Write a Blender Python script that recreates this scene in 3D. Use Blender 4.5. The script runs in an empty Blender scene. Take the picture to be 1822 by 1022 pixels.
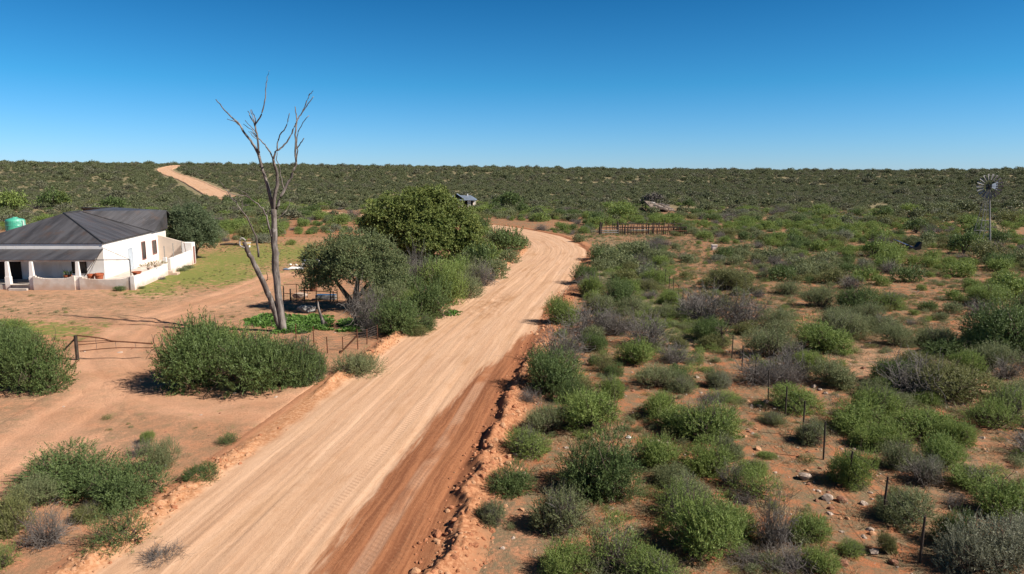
import bpy, math
import numpy as np
from mathutils import Vector

rng = np.random.default_rng(7)
scn = bpy.context.scene
COL = scn.collection
R = math.radians

# ------------------------------------------------------------------ camera model
W_PX, H_PX, F_PX = 1822, 1022, 1250.0
CAM_H, HORIZON = 9.2, 312.0
PITCH = math.atan((H_PX / 2 - HORIZON) / F_PX)
CP, SP = math.cos(PITCH), math.sin(PITCH)

# ------------------------------------------------------------------ noise
_tabs = [np.random.default_rng(100 + i).random((256, 256)) for i in range(6)]
def vnoise(x, y, k=0):
    x = np.asarray(x, float); y = np.asarray(y, float)
    xi = np.floor(x).astype(int); yi = np.floor(y).astype(int)
    fx = x - xi; fy = y - yi
    fx = fx * fx * (3 - 2 * fx); fy = fy * fy * (3 - 2 * fy)
    t = _tabs[k % 6]
    a = t[xi & 255, yi & 255]; b = t[(xi + 1) & 255, yi & 255]
    c = t[xi & 255, (yi + 1) & 255]; d = t[(xi + 1) & 255, (yi + 1) & 255]
    return (a * (1 - fx) + b * fx) * (1 - fy) + (c * (1 - fx) + d * fx) * fy
def fbm(x, y, k=0, o=4):
    s = 0; a = 0.5; n = 0
    for i in range(o):
        s = s + a * vnoise(x * 2 ** i + 17.3 * i, y * 2 ** i + 5.1 * i, k + i); n += a; a *= 0.5
    return s / n
def sstep(x):
    x = np.clip(x, 0, 1); return x * x * (3 - 2 * x)

# ------------------------------------------------------------------ terrain
_rr = np.linspace(210, 1500, 400)
_SS = sstep((_rr - 200) / 640)
def _amp(ang):                      # amplitude whose ridge stands ang (radians) above eye level
    lo, hi = 0, 80
    for _ in range(40):
        m = (lo + hi) / 2
        if np.max((m * _SS - CAM_H) / _rr) > ang: hi = m
        else: lo = m
    return m
_AU = [-700, 0, 300, 600, 911, 1150, 1400, 1600, 1700, 1822, 2500]
_AV = [295, 296, 296.5, 298, 301.5, 304.5, 306.5, 308, 307.5, 305, 302]
_AZ = [math.atan2((u - 911) / F_PX, CP) for u in _AU]
_AA = [_amp((HORIZON - v) / F_PX) for v in _AV]
def terrain(x, y):
    x = np.asarray(x, float); y = np.asarray(y, float)
    r = np.hypot(x, y); az = np.arctan2(x, y)
    A = np.interp(az, _AZ, _AA)
    s = sstep((r - 200) / 640)
    z = A * s
    z = z + s * 1.6 * (fbm(x / 120, y / 120, 1, 3) - 0.5) * sstep((1000 - r) / 400)
    z = z + 0.5 * (fbm(x / 22 + 9, y / 22, 2, 2) - 0.5) * sstep((r - 70) / 60)
    z = z + 0.16 * (fbm(x / 5, y / 5, 3, 3) - 0.5)
    return z
def ray(u, v):
    a = (u - W_PX / 2) / F_PX; b = -(v - H_PX / 2) / F_PX
    return np.array([a, CP + b * SP, -SP + b * CP])
def G(u, v):                        # pixel -> point on the ground
    d = ray(u, v); t = 4.0; step = 0.5
    p = np.array([0, 0, CAM_H])
    prev = t
    while t < 2500:
        q = p + d * t
        if q[2] <= terrain(q[0], q[1]): break
        prev = t; t += max(0.3, t * 0.01)
    lo, hi = prev, t
    for _ in range(30):
        m = (lo + hi) / 2; q = p + d * m
        if q[2] <= terrain(q[0], q[1]): hi = m
        else: lo = m
    q = p + d * hi
    return np.array([q[0], q[1], float(terrain(q[0], q[1]))])
def at_y(u, v, y):                  # pixel -> point at the distance y
    d = ray(u, v); return np.array([0, 0, CAM_H]) + d * (y / d[1])
def proj(x, y, z):
    dz = z - CAM_H
    f = y * CP - dz * SP; up = y * SP + dz * CP
    return W_PX / 2 + F_PX * x / f, H_PX / 2 - F_PX * up / f, f
def depth(p): return p[1] * CP - (p[2] - CAM_H) * SP

# ------------------------------------------------------------------ mesh helpers
def new_mesh(name, V, F, mats=(), fm=None, smooth=False, vary=None):
    me = bpy.data.meshes.new(name)
    V = np.asarray(V, np.float32)
    if isinstance(F, np.ndarray):
        k = F.shape[1]; n = len(F)
        me.vertices.add(len(V)); me.vertices.foreach_set('co', V.ravel())
        me.loops.add(n * k); me.loops.foreach_set('vertex_index', F.astype(np.int32).ravel())
        me.polygons.add(n); me.polygons.foreach_set('loop_start', np.arange(0, n * k, k, dtype=np.int32))
        me.update(calc_edges=True)
    else:
        me.from_pydata([tuple(map(float, v)) for v in V], [], [tuple(int(i) for i in f) for f in F])
    for m in mats: me.materials.append(m)
    if fm is not None: me.polygons.foreach_set('material_index', np.asarray(fm, np.int32))
    if smooth: me.polygons.foreach_set('use_smooth', np.ones(len(me.polygons), bool))
    if vary is not None:
        a = me.attributes.new('vary', 'FLOAT', 'FACE'); a.data.foreach_set('value', np.asarray(vary, np.float32))
    me.validate(); me.update()
    return me
def link(name, data, parent=None, loc=(0, 0, 0)):
    o = bpy.data.objects.new(name, data); COL.objects.link(o)
    o.location = tuple(float(c) for c in loc)
    if parent is not None: o.parent = parent
    return o
def tag(o, label, cat, group=None, kind=None):
    if label: o['label'] = label
    if cat: o['category'] = cat
    if group: o['group'] = group
    if kind: o['kind'] = kind
    return o
def thing(name, label, cat, loc, group=None):
    o = link(name, None, None, loc); o.empty_display_size = 0.2
    return tag(o, label, cat, group)

class MB:
    """collects shapes, in coordinates relative to a base point"""
    def __init__(s): s.V = []; s.F = []
    def add(s, V, F):
        n = len(s.V); s.V += [tuple(map(float, v)) for v in V]; s.F += [tuple(int(i) + n for i in f) for f in F]; return s
    def hexa(s, c):      # 8 corners: bottom 4 then top 4
        return s.add(c, [(3, 2, 1, 0), (4, 5, 6, 7), (0, 1, 5, 4), (1, 2, 6, 5), (2, 3, 7, 6), (3, 0, 4, 7)])
    def box(s, x0, x1, y0, y1, z0, z1, P=None, taper=0.0):
        tx, ty = taper * (x1 - x0) / 2, taper * (y1 - y0) / 2
        c = [(x0, y0, z0), (x1, y0, z0), (x1, y1, z0), (x0, y1, z0),
             (x0 + tx, y0 + ty, z1), (x1 - tx, y0 + ty, z1), (x1 - tx, y1 - ty, z1), (x0 + tx, y1 - ty, z1)]
        if P: c = [P(*q) for q in c]
        return s.hexa(c)
    def slab(s, pts, th, P=None):   # polygon given by its top outline, thickened downward
        n = len(pts)
        lo = [(p[0], p[1], p[2] - th) for p in pts]
        c = list(pts) + lo
        if P: c = [P(*q) for q in c]
        F = [tuple(range(n)), tuple(range(2 * n - 1, n - 1, -1))]
        for i in range(n):
            j = (i + 1) % n; F.append((i, i + n, j + n, j))
        return s.add(c, F)
    def tube(s, pts, rad, k=6, P=None, wob=0.0):
        pts = [np.array(P(*q) if P else q, float) for q in pts]
        n = len(pts)
        rad = [rad] * n if np.isscalar(rad) else list(rad)
        V = []
        for i in range(n):
            d = pts[min(i + 1, n - 1)] - pts[max(i - 1, 0)]
            d = d / (np.linalg.norm(d) + 1e-9)
            ref = np.array([0, 0, 1.0]) if abs(d[2]) < 0.9 else np.array([1.0, 0, 0])
            a = np.cross(d, ref); a /= np.linalg.norm(a); b = np.cross(d, a)
            for j in range(k):
                t = 2 * math.pi * j / k
                rr = rad[i] * (1 + (wob * (rng.random() - 0.5) if wob else 0))
                V.append(pts[i] + rr * (math.cos(t) * a + math.sin(t) * b))
        F = []
        for i in range(n - 1):
            for j in range(k):
                F.append((i * k + j, i * k + (j + 1) % k, (i + 1) * k + (j + 1) % k, (i + 1) * k + j))
        F.append(tuple(range(k - 1, -1, -1))); F.append(tuple(range((n - 1) * k, n * k)))
        return s.add(V, F)
    def lathe(s, prof, c=(0, 0, 0), k=20, P=None):
        V = []; F = []
        for (r, z) in prof:
            for j in range(k):
                t = 2 * math.pi * j / k
                q = (c[0] + r * math.cos(t), c[1] + r * math.sin(t), c[2] + z)
                V.append(P(*q) if P else q)
        n = len(prof)
        for i in range(n - 1):
            for j in range(k):
                F.append((i * k + j, i * k + (j + 1) % k, (i + 1) * k + (j + 1) % k, (i + 1) * k + j))
        F.append(tuple(range(k - 1, -1, -1))); F.append(tuple(range((n - 1) * k, n * k)))
        return s.add(V, F)
    def build(s, name, mat, parent=None, loc=(0, 0, 0), smooth=False):
        me = new_mesh(name, s.V, s.F, [mat], smooth=smooth)
        return link(name, me, parent, loc)

def rock_mesh(name, mat, seed, flat=0.7):
    import bmesh
    g = np.random.default_rng(seed)
    bm = bmesh.new(); bmesh.ops.create_icosphere(bm, subdivisions=2, radius=0.5)
    planes = g.normal(size=(7, 3)); planes /= np.linalg.norm(planes, axis=1)[:, None]
    offs = g.uniform(0.27, 0.42, 7)
    for v in bm.verts:
        p = np.array(v.co)
        for n, o in zip(planes, offs):
            d = p @ n
            if d > o: p = p - n * (d - o)
        p = p * (1 + 0.05 * g.normal()); p[2] *= flat
        v.co = p
    me = bpy.data.meshes.new(name); bm.to_mesh(me); bm.free(); me.materials.append(mat)
    return me

# ------------------------------------------------------------------ material helpers
class NT:
    def __init__(s, name):
        s.m = bpy.data.materials.new(name); s.m.use_nodes = True
        s.t = s.m.node_tree; s.t.nodes.clear()
        s.out = s.n('ShaderNodeOutputMaterial')
    def n(s, typ, **kw):
        q = s.t.nodes.new(typ)
        for k, v in kw.items(): setattr(q, k, v)
        return q
    def L(s, a, b): s.t.links.new(a, b)
    def val(s, sock, v):
        if isinstance(v, bpy.types.NodeSocket): s.L(v, sock)
        elif isinstance(v, (tuple, list)):
            sock.default_value = (*v, 1) if len(v) == 3 and sock.type == 'RGBA' else v
        else: sock.default_value = v
    def mix(s, f, a, b, mode='MIX'):
        q = s.n('ShaderNodeMix', data_type='RGBA', blend_type=mode)
        s.val(q.inputs[0], f); s.val(q.inputs[6], a); s.val(q.inputs[7], b); return q.outputs[2]
    def math(s, op, a, b=0.0, c=0.0, clamp=False):
        q = s.n('ShaderNodeMath', operation=op, use_clamp=clamp)
        s.val(q.inputs[0], a); s.val(q.inputs[1], b); s.val(q.inputs[2], c); return q.outputs[0]
    def rng(s, x, a, b, c=0.0, d=1.0):
        q = s.n('ShaderNodeMapRange', interpolation_type='SMOOTHSTEP')
        s.val(q.inputs[0], x)
        for i, v in enumerate((a, b, c, d)): q.inputs[i + 1].default_value = v
        return q.outputs[0]
    def noise(s, vec, scale, detail=4, rough=0.6):
        q = s.n('ShaderNodeTexNoise'); s.L(vec, q.inputs['Vector'])
        q.inputs['Scale'].default_value = scale; q.inputs['Detail'].default_value = detail
        q.inputs['Roughness'].default_value = rough; return q.outputs['Fac']
    def pos(s): return s.n('ShaderNodeNewGeometry').outputs['Position']
    def obj(s): return s.n('ShaderNodeTexCoord').outputs['Object']
    def mapv(s, vec, scale):
        q = s.n('ShaderNodeMapping'); s.L(vec, q.inputs[0]); q.inputs['Scale'].default_value = scale; return q.outputs[0]
    def principled(s, col, rough=0.9, spec=0.2, bump=None, bs=0.5, bd=0.05, metal=0.0):
        p = s.n('ShaderNodeBsdfPrincipled')
        s.val(p.inputs['Base Color'], col); s.val(p.inputs['Roughness'], rough)
        p.inputs['Specular IOR Level'].default_value = spec; p.inputs['Metallic'].default_value = metal
        if bump is not None:
            b = s.n('ShaderNodeBump'); b.inputs['Strength'].default_value = bs; b.inputs['Distance'].default_value = bd
            s.L(bump, b.inputs['Height']); s.L(b.outputs[0], p.inputs['Normal'])
        s.L(p.outputs[0], s.out.inputs[0]); return p

def mat_plain(name, col, var=0.25, scale=3.0, rough=0.8, spec=0.2, metal=0.0, bump=0.3, dirt_glint=None):
    t = NT(name); o = t.obj()
    n = t.noise(o, scale, 6); f = t.noise(o, scale * 9, 3)
    c = t.mix(t.rng(n, 0.3, 0.7), tuple(x * (1 - var) for x in col), tuple(min(1, x * (1 + var * 0.6)) for x in col))
    if 'plaster' in name:
        sp = t.n('ShaderNodeSeparateXYZ'); t.L(o, sp.inputs[0])
        hgt = t.math('ADD', sp.outputs[2], t.math('MULTIPLY', t.noise(o, 1.6, 5), -0.9))
        c = t.mix(t.math('MULTIPLY', t.rng(hgt, 0.18, -0.35), 0.6), c, (0.47, 0.28, 0.18))
        c = t.mix(t.math('MULTIPLY', t.rng(t.noise(t.mapv(o, (2.5, 2.5, 0.35)), 1.0, 5), 0.56, 0.72), 0.35), c, (0.50, 0.42, 0.36))
    if dirt_glint: c = t.mix(t.math('MULTIPLY', t.rng(t.noise(o, scale * 0.6, 5), 0.48, 0.7), 0.6), c, dirt_glint)
    t.principled(c, rough, spec, f, bump, 0.01, metal); return t.m

def mat_leaf(name, cols, rough=0.55, trans=0.25):
    t = NT(name)
    oi = t.n('ShaderNodeObjectInfo').outputs['Random']
    at = t.n('ShaderNodeAttribute', attribute_name='vary').outputs['Fac']
    c = t.mix(oi, cols[0], cols[1])
    c = t.mix(t.rng(at, 0.25, 0.95), c, cols[2])
    c = t.mix(t.math('MULTIPLY', t.rng(t.noise(t.pos(), 1.3, 2), 0.45, 0.7), 0.45), c, cols[3])
    p = t.n('ShaderNodeBsdfPrincipled'); t.L(c, p.inputs['Base Color'])
    p.inputs['Roughness'].default_value = rough; p.inputs['Specular IOR Level'].default_value = 0.25
    tr = t.n('ShaderNodeBsdfTranslucent'); t.L(c, tr.inputs[0])
    m = t.n('ShaderNodeMixShader'); m.inputs[0].default_value = trans
    t.L(p.outputs[0], m.inputs[1]); t.L(tr.outputs[0], m.inputs[2]); t.L(m.outputs[0], t.out.inputs[0])
    return t.m

RED = (0.39, 0.145, 0.066); TAN = (0.56, 0.315, 0.195)
def mat_ground():
    t = NT('red sandy soil'); P = t.pos()
    a = t.n('ShaderNodeAttribute', attribute_name='zone')
    sep = t.n('ShaderNodeSeparateColor'); t.L(a.outputs['Color'], sep.inputs[0])
    lawn, tan, litter, dry = sep.outputs[0], sep.outputs[1], sep.outputs[2], a.outputs['Alpha']
    n1 = t.noise(P, 0.25, 5); n2 = t.noise(P, 1.7, 6, 0.65); n3 = t.noise(P, 11, 5, 0.7); n4 = t.noise(P, 45, 3)
    c = t.mix(t.math('ADD', tan, t.math('MULTIPLY', t.math('SUBTRACT', n2, 0.5), 0.7), clamp=True), RED, TAN)
    c = t.mix(t.rng(n1, 0.35, 0.65, 0, 0.5), c, (0.36, 0.175, 0.09))
    c = t.mix(t.rng(n3, 0.45, 0.8, 0, 0.55), c, (0.25, 0.1, 0.05))
    c = t.mix(t.rng(n4, 0.55, 0.8, 0, 0.45), c, (0.52, 0.30, 0.18))
    lm = t.math('MULTIPLY', litter, t.rng(t.math('ADD', n2, t.math('MULTIPLY', n3, 0.6)), 0.62, 0.92))
    c = t.mix(lm, c, t.mix(n3, (0.10, 0.078, 0.045), (0.26, 0.19, 0.115)))
    dm = t.math('MULTIPLY', dry, t.rng(t.math('ADD', t.math('ADD', n2, t.math('MULTIPLY', n1, 0.7)), t.math('MULTIPLY', t.math('SUBTRACT', dry, 0.7), 1.5)), 0.6, 0.95))
    c = t.mix(dm, c, t.mix(n3, (0.15, 0.13, 0.072), (0.26, 0.22, 0.13)))
    gm = t.rng(t.math('ADD', lawn, t.math('MULTIPLY', t.math('SUBTRACT', n2, 0.5), 2.7)), 0.28, 0.8)
    c = t.mix(t.math('MULTIPLY', gm, t.rng(n3, 0.15, 0.5, 0.35, 1)), c, t.mix(n3, (0.10, 0.145, 0.026), (0.25, 0.23, 0.07)))
    n5 = t.noise(P, 4.2, 6, 0.75)
    c = t.mix(t.math('MULTIPLY', t.rng(n5, 0.57, 0.70), t.math('ADD', t.math('MULTIPLY', litter, 0.75), 0.1)), c, (0.135, 0.085, 0.05))
    v = t.n('ShaderNodeTexVoronoi'); t.L(P, v.inputs['Vector']); v.inputs['Scale'].default_value = 6.5
    pm = t.math('MULTIPLY', t.rng(v.outputs['Distance'], 0.22, 0.12), t.math('MULTIPLY', t.rng(n2, 0.55, 0.62), litter))
    c = t.mix(pm, c, t.mix(v.outputs['Color'], (0.5, 0.36, 0.27), (0.25, 0.13, 0.08)))
    h = t.math('ADD', t.math('MULTIPLY', n3, 1.0), t.math('ADD', t.math('MULTIPLY', n4, 0.35), t.math('MULTIPLY', pm, 0.5)))
    t.principled(c, 0.95, 0.1, h, 0.55, 0.09); return t.m

CHURN = 70.0
def mat_road(far=False):
    t = NT('graded earth road')
    a = t.n('ShaderNodeAttribute', attribute_name='tuv'); V = a.outputs['Vector']
    sp = t.n('ShaderNodeSeparateXYZ'); t.L(V, sp.inputs[0]); T, S = sp.outputs[0], sp.outputs[1]
    P = t.pos()
    wob = t.math('MULTIPLY', t.math('SUBTRACT', t.noise(t.mapv(V, (0.35, 0.10, 1)), 1.0, 4), 0.5), 0.9)
    wob2 = t.math('MULTIPLY', t.math('SUBTRACT', t.noise(P, 2.2, 3), 0.5), 0.07)
    cmb = t.n('ShaderNodeCombineXYZ'); t.L(t.math('ADD', t.math('ADD', T, wob), wob2), cmb.inputs[0]); t.L(S, cmb.inputs[1]); V0 = V; V = cmb.outputs[0]
    st1 = t.noise(t.mapv(V, (1.7, 0.05, 1)), 1.0, 5, 0.7)
    st2 = t.noise(t.mapv(V, (6, 0.13, 1)), 1.0, 4, 0.7)
    st3 = t.noise(t.mapv(V, (1.1, 0.12, 1)), 1.0, 6, 0.65)
    n0 = t.noise(t.mapv(V, (0.5, 0.22, 1)), 1.0, 6, 0.7)
    n3 = t.noise(P, 9, 5, 0.7); n4 = t.noise(P, 40, 3); n1 = t.noise(P, 0.7, 4)
    c = t.mix(t.rng(st1, 0.28, 0.72), (0.43, 0.25, 0.15), (0.565, 0.365, 0.24))
    c = t.mix(t.rng(st2, 0.52, 0.75, 0, 0.45), c, (0.60, 0.40, 0.27))
    c = t.mix(t.rng(st3, 0.5, 0.66, 0, 0.7), c, (0.36, 0.195, 0.10))
    c = t.mix(t.math('MULTIPLY', t.rng(st2, 0.44, 0.3), t.rng(n0, 0.4, 0.6, 0.1, 0.55)), c, (0.33, 0.175, 0.095))
    c = t.mix(t.rng(n3, 0.55, 0.8, 0, 0.28), c, (0.33, 0.18, 0.10))
    c = t.mix(t.rng(n4, 0.58, 0.8, 0, 0.3), c, (0.62, 0.43, 0.29))
    c = t.mix(t.rng(n0, 0.42, 0.62, 0, 0.6), c, t.mix(n3, (0.42, 0.245, 0.14), (0.60, 0.39, 0.255)))
    churn = t.math('MULTIPLY', t.math('MULTIPLY', t.rng(t.math('ABSOLUTE', t.math('SUBTRACT', T, -0.9)), 1.7, 0.6), t.rng(t.math('ABSOLUTE', t.math('SUBTRACT', S, CHURN)), 7.0, 2.0)), t.rng(t.noise(t.mapv(V, (1.2, 0.6, 1)), 1.0, 6, 0.75), 0.42, 0.6))
    c = t.mix(t.math('MULTIPLY', churn, 0.7), c, (0.29, 0.145, 0.07))
    grit = t.noise(P, 3.2, 6, 0.75)
    c = t.mix(t.rng(grit, 0.5, 0.72, 0, 0.45), c, (0.40, 0.225, 0.125))
    c = t.mix(t.rng(grit, 0.46, 0.3, 0, 0.35), c, (0.58, 0.38, 0.25))
    # freshly cut red soil on the right-hand side, orange spoil on both banks
    tt = t.math('ADD', T, t.math('MULTIPLY', t.math('SUBTRACT', st3, 0.5), 2.4))
    tt = t.math('ADD', tt, t.math('MULTIPLY', t.math('SUBTRACT', st2, 0.5), 0.8))
    cut = t.mix(t.rng(st2, 0.35, 0.65), (0.175, 0.062, 0.028), (0.31, 0.125, 0.057))
    cut = t.mix(t.rng(n3, 0.5, 0.75, 0, 0.5), cut, (0.37, 0.175, 0.09))
    cut = t.mix(t.rng(n3, 0.48, 0.3, 0, 0.45), cut, (0.15, 0.055, 0.026))
    wid = t.n('ShaderNodeAttribute', attribute_name='cut').outputs['Fac']
    c = t.mix(t.math('MULTIPLY', t.rng(t.math('ADD', tt, wid), 3.3, 3.75), 0.95), c, cut)
    bank = t.mix(t.rng(n3, 0.35, 0.7), (0.26, 0.105, 0.05), (0.46, 0.235, 0.125))
    c = t.mix(t.rng(t.math('ADD', T, t.math('MULTIPLY', n1, 0.5)), 4.0, 4.35), c, bank)
    veld = t.mix(t.rng(n1, 0.35, 0.65), (0.36, 0.165, 0.085), (0.24, 0.14, 0.08))
    veld = t.mix(t.rng(n3, 0.45, 0.7, 0, 0.7), veld, (0.15, 0.095, 0.055))
    c = t.mix(t.rng(t.math('ADD', T, t.math('MULTIPLY', n1, 0.5)), 4.85, 5.3), c, veld)
    bankl = t.mix(t.rng(n3, 0.35, 0.7), (0.33, 0.15, 0.07), (0.50, 0.28, 0.16))
    c = t.mix(t.rng(t.math('ADD', T, t.math('MULTIPLY', t.math('SUBTRACT', n1, 0.5), 0.9)), -3.45, -3.85), c, bankl)
    yard = t.mix(t.rng(n3, 0.35, 0.75), t.mix(n1, (0.50, 0.26, 0.15), (0.43, 0.19, 0.095)), (0.33, 0.15, 0.08))
    c = t.mix(t.rng(t.math('ADD', T, t.math('MULTIPLY', t.math('SUBTRACT', n1, 0.5), 0.8)), -4.35, -4.75), c, yard)
    # tread prints of a grader tyre
    w = t.math('SINE', t.math('ADD', t.math('MULTIPLY', S, 34.0), t.math('MULTIPLY', T, 16.0)))
    def band(c0, hw): return t.rng(t.math('ABSOLUTE', t.math('SUBTRACT', T, c0)), hw, hw * 0.55)
    tread = t.math('MULTIPLY', t.math('MULTIPLY', t.rng(w, 0.0, 0.5), t.rng(t.noise(t.mapv(V, (0.3, 0.2, 1)), 1.0, 3), 0.40, 0.55)),
                   t.math('ADD', t.math('ADD', band(2.35, 0.17), band(0.55, 0.17)), band(3.05, 0.14)))
    c = t.mix(t.math('MULTIPLY', t.math('MULTIPLY', t.rng(t.noise(t.mapv(V, (0.3, 0.2, 1)), 1.0, 3), 0.40, 0.55), t.math('ADD', band(0.55, 0.3), band(2.35, 0.28))), 0.3), c, (0.60, 0.40, 0.27))
    c = t.mix(t.math('MULTIPLY', tread, 0.24), c, (0.24, 0.115, 0.06))
    h = t.math('ADD', t.math('MULTIPLY', st2, 0.75), t.math('ADD', t.math('MULTIPLY', n3, 0.55), t.math('MULTIPLY', n4, 0.3)))
    h = t.math('SUBTRACT', h, t.math('MULTIPLY', tread, 0.22))
    t.principled(c, 0.95, 0.1, h, 0.5, 0.06); return t.m

def mat_roof(name, axis):
    t = NT(name); o = t.obj()
    sp = t.n('ShaderNodeSeparateXYZ'); t.L(o, sp.inputs[0])
    s = t.math('SINE', t.math('MULTIPLY', sp.outputs[axis], 2 * math.pi / 0.15))
    seam = t.rng(t.math('FRACT', t.math('MULTIPLY', sp.outputs[axis], 1 / 0.76)), 0.0, 0.12, 0.75, 1.0)
    n = t.noise(t.mapv(o, (3, 0.3, 0.5) if axis == 0 else (0.3, 3, 0.5)), 0.6, 5)
    c = t.mix(t.rng(n, 0.3, 0.7), (0.035, 0.033, 0.035), (0.085, 0.082, 0.088))
    c = t.mix(t.rng(t.noise(t.mapv(o, (1, 1, 1)), 0.9, 6, 0.7), 0.5, 0.7, 0, 0.6), c, (0.085, 0.055, 0.042))
    c = t.mix(t.rng(t.noise(o, 2.4, 5, 0.7), 0.58, 0.72, 0, 0.5), c, (0.12, 0.115, 0.118))
    c = t.mix(seam, (0.03, 0.03, 0.032), c)
    t.principled(c, 0.5, 0.4, s, 0.25, 0.02); return t.m

M = {}
M['ground'] = mat_ground()
M['road'] = mat_road()
M['roof_a'] = mat_roof('dark corrugated iron facing front', 0)
M['roof_b'] = mat_roof('dark corrugated iron facing side', 1)
M['green'] = mat_leaf('fresh green thorn leaves', [(0.19, 0.25, 0.06), (0.14, 0.205, 0.052), (0.27, 0.33, 0.095), (0.13, 0.185, 0.055)], trans=0.32)
M['dark'] = mat_leaf('dark green leaves', [(0.10, 0.15, 0.044), (0.088, 0.13, 0.046), (0.16, 0.215, 0.07), (0.085, 0.118, 0.045)], trans=0.3)
M['blue'] = mat_leaf('grey green leaves', [(0.18, 0.205, 0.092), (0.155, 0.185, 0.085), (0.26, 0.275, 0.135), (0.14, 0.165, 0.075)], trans=0.3)
M['olive'] = mat_leaf('olive leaves', [(0.175, 0.19, 0.062), (0.14, 0.15, 0.06), (0.25, 0.245, 0.095), (0.12, 0.13, 0.055)], trans=0.3)
M['pale'] = mat_leaf('pale grey leaves', [(0.20, 0.205, 0.135), (0.165, 0.18, 0.12), (0.27, 0.27, 0.19), (0.14, 0.155, 0.095)])
M['tree_yellow'] = mat_leaf('yellow green tree leaves', [(0.135, 0.178, 0.046), (0.135, 0.178, 0.046), (0.245, 0.27, 0.075), (0.105, 0.145, 0.042)])
M['tree_olive'] = mat_leaf('grey olive tree leaves', [(0.135, 0.17, 0.072), (0.135, 0.17, 0.072), (0.235, 0.26, 0.12), (0.10, 0.135, 0.058)])
M['tree_grey'] = mat_leaf('silver green tree leaves', [(0.105, 0.145, 0.07), (0.105, 0.145, 0.07), (0.17, 0.20, 0.105), (0.08, 0.115, 0.055)])
M['far_green'] = mat_leaf('distant olive green scrub', [(0.138, 0.157, 0.072), (0.128, 0.142, 0.068), (0.178, 0.192, 0.098), (0.112, 0.125, 0.064)])
M['far_dark'] = mat_leaf('distant dark scrub', [(0.122, 0.142, 0.068), (0.115, 0.13, 0.068), (0.16, 0.178, 0.094), (0.102, 0.113, 0.062)])
M['far_grey'] = mat_leaf('distant grey scrub', [(0.152, 0.15, 0.092), (0.138, 0.138, 0.084), (0.19, 0.188, 0.12), (0.118, 0.12, 0.072)])
M['weed'] = mat_leaf('bright green weeds', [(0.10, 0.20, 0.036), (0.08, 0.16, 0.032), (0.14, 0.245, 0.052), (0.075, 0.135, 0.03)])
M['dryleaf'] = mat_leaf('straw', [(0.27, 0.215, 0.115), (0.22, 0.175, 0.10), (0.34, 0.27, 0.15), (0.19, 0.17, 0.085)], trans=0.15)
M['twig'] = mat_leaf('grey twigs', [(0.13, 0.112, 0.10), (0.105, 0.088, 0.08), (0.20, 0.178, 0.16), (0.10, 0.095, 0.07)], trans=0.0)
M['stem'] = mat_plain('brown stems', (0.10, 0.075, 0.055), 0.4, 4)
M['bark'] = mat_plain('dark rough bark', (0.085, 0.065, 0.05), 0.45, 5, bump=0.8)
M['deadwood'] = mat_plain('weathered dead wood', (0.19, 0.16, 0.14), 0.5, 3.5, bump=0.9, dirt_glint=(0.085, 0.065, 0.055))
def mat_deadwood():
    t = NT('weathered dead wood'); o = t.obj()
    gr = t.noise(t.mapv(o, (7, 7, 0.8)), 1.0, 6, 0.7); big = t.noise(t.mapv(o, (1.2, 1.2, 0.5)), 1.0, 4)
    c = t.mix(t.rng(gr, 0.35, 0.65), (0.055, 0.045, 0.04), (0.27, 0.235, 0.21))
    c = t.mix(t.rng(big, 0.5, 0.62, 0, 0.75), c, (0.085, 0.065, 0.055))
    c = t.mix(t.rng(t.noise(o, 2.6, 3), 0.62, 0.7, 0, 0.6), c, (0.40, 0.36, 0.33))
    t.principled(c, 0.85, 0.15, gr, 0.9, 0.03); return t.m
M['deadwood'] = mat_deadwood()
M['palewood'] = mat_plain('bleached wood', (0.34, 0.31, 0.28), 0.3, 4)
M['post'] = mat_plain('dark fence wood', (0.055, 0.042, 0.034), 0.4, 6)
M['rust'] = mat_plain('rusty iron', (0.13, 0.055, 0.03), 0.4, 6)
M['wire'] = mat_plain('dull wire', (0.16, 0.12, 0.10), 0.3, 6, rough=0.6)
M['white'] = mat_plain('whitewashed plaster', (0.78, 0.74, 0.70), 0.06, 0.9, dirt_glint=(0.62, 0.54, 0.47))
M['cream'] = mat_plain('cream plaster', (0.60, 0.50, 0.41), 0.1, 0.8)
M['foot'] = mat_plain('weathered plaster', (0.62, 0.54, 0.47), 0.14, 1.4, dirt_glint=(0.45, 0.31, 0.22))
M['stoep'] = mat_plain('worn concrete floor', (0.50, 0.43, 0.37), 0.2, 1.5)
M['glass'] = mat_plain('dark window glass', (0.02, 0.024, 0.028), 0.2, 1, rough=0.15, spec=0.5, bump=0.02)
M['darkdoor'] = mat_plain('dark timber and shaded openings', (0.022, 0.017, 0.015), 0.3, 3)
M['shutter'] = mat_plain('pale blue grey door', (0.42, 0.46, 0.50), 0.1, 3)
M['redframe'] = mat_plain('faded red window frame', (0.25, 0.11, 0.09), 0.2, 3)
M['teal'] = mat_plain('teal paint', (0.08, 0.26, 0.22), 0.2, 3)
M['terracotta'] = mat_plain('terracotta', (0.36, 0.10, 0.045), 0.2, 4)
M['tank'] = mat_plain('green plastic tank', (0.06, 0.36, 0.24), 0.15, 1.2, rough=0.35, spec=0.5, dirt_glint=(0.42, 0.6, 0.52))  # pale patches are white reflections put into the tank's colour
M['galv'] = mat_plain('galvanised steel', (0.48, 0.48, 0.47), 0.25, 3, rough=0.45, metal=0.3)
M['blade'] = mat_plain('dull wheel blades', (0.31, 0.30, 0.285), 0.3, 2, rough=0.6)
M['tower'] = mat_plain('weathered tower steel', (0.26, 0.25, 0.235), 0.3, 4, rough=0.6)
M['darksteel'] = mat_plain('dark oiled steel', (0.045, 0.043, 0.042), 0.3, 5, rough=0.5)
M['slate'] = mat_plain('blue grey iron sheet', (0.16, 0.19, 0.24), 0.2, 1.2, rough=0.4)
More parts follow.
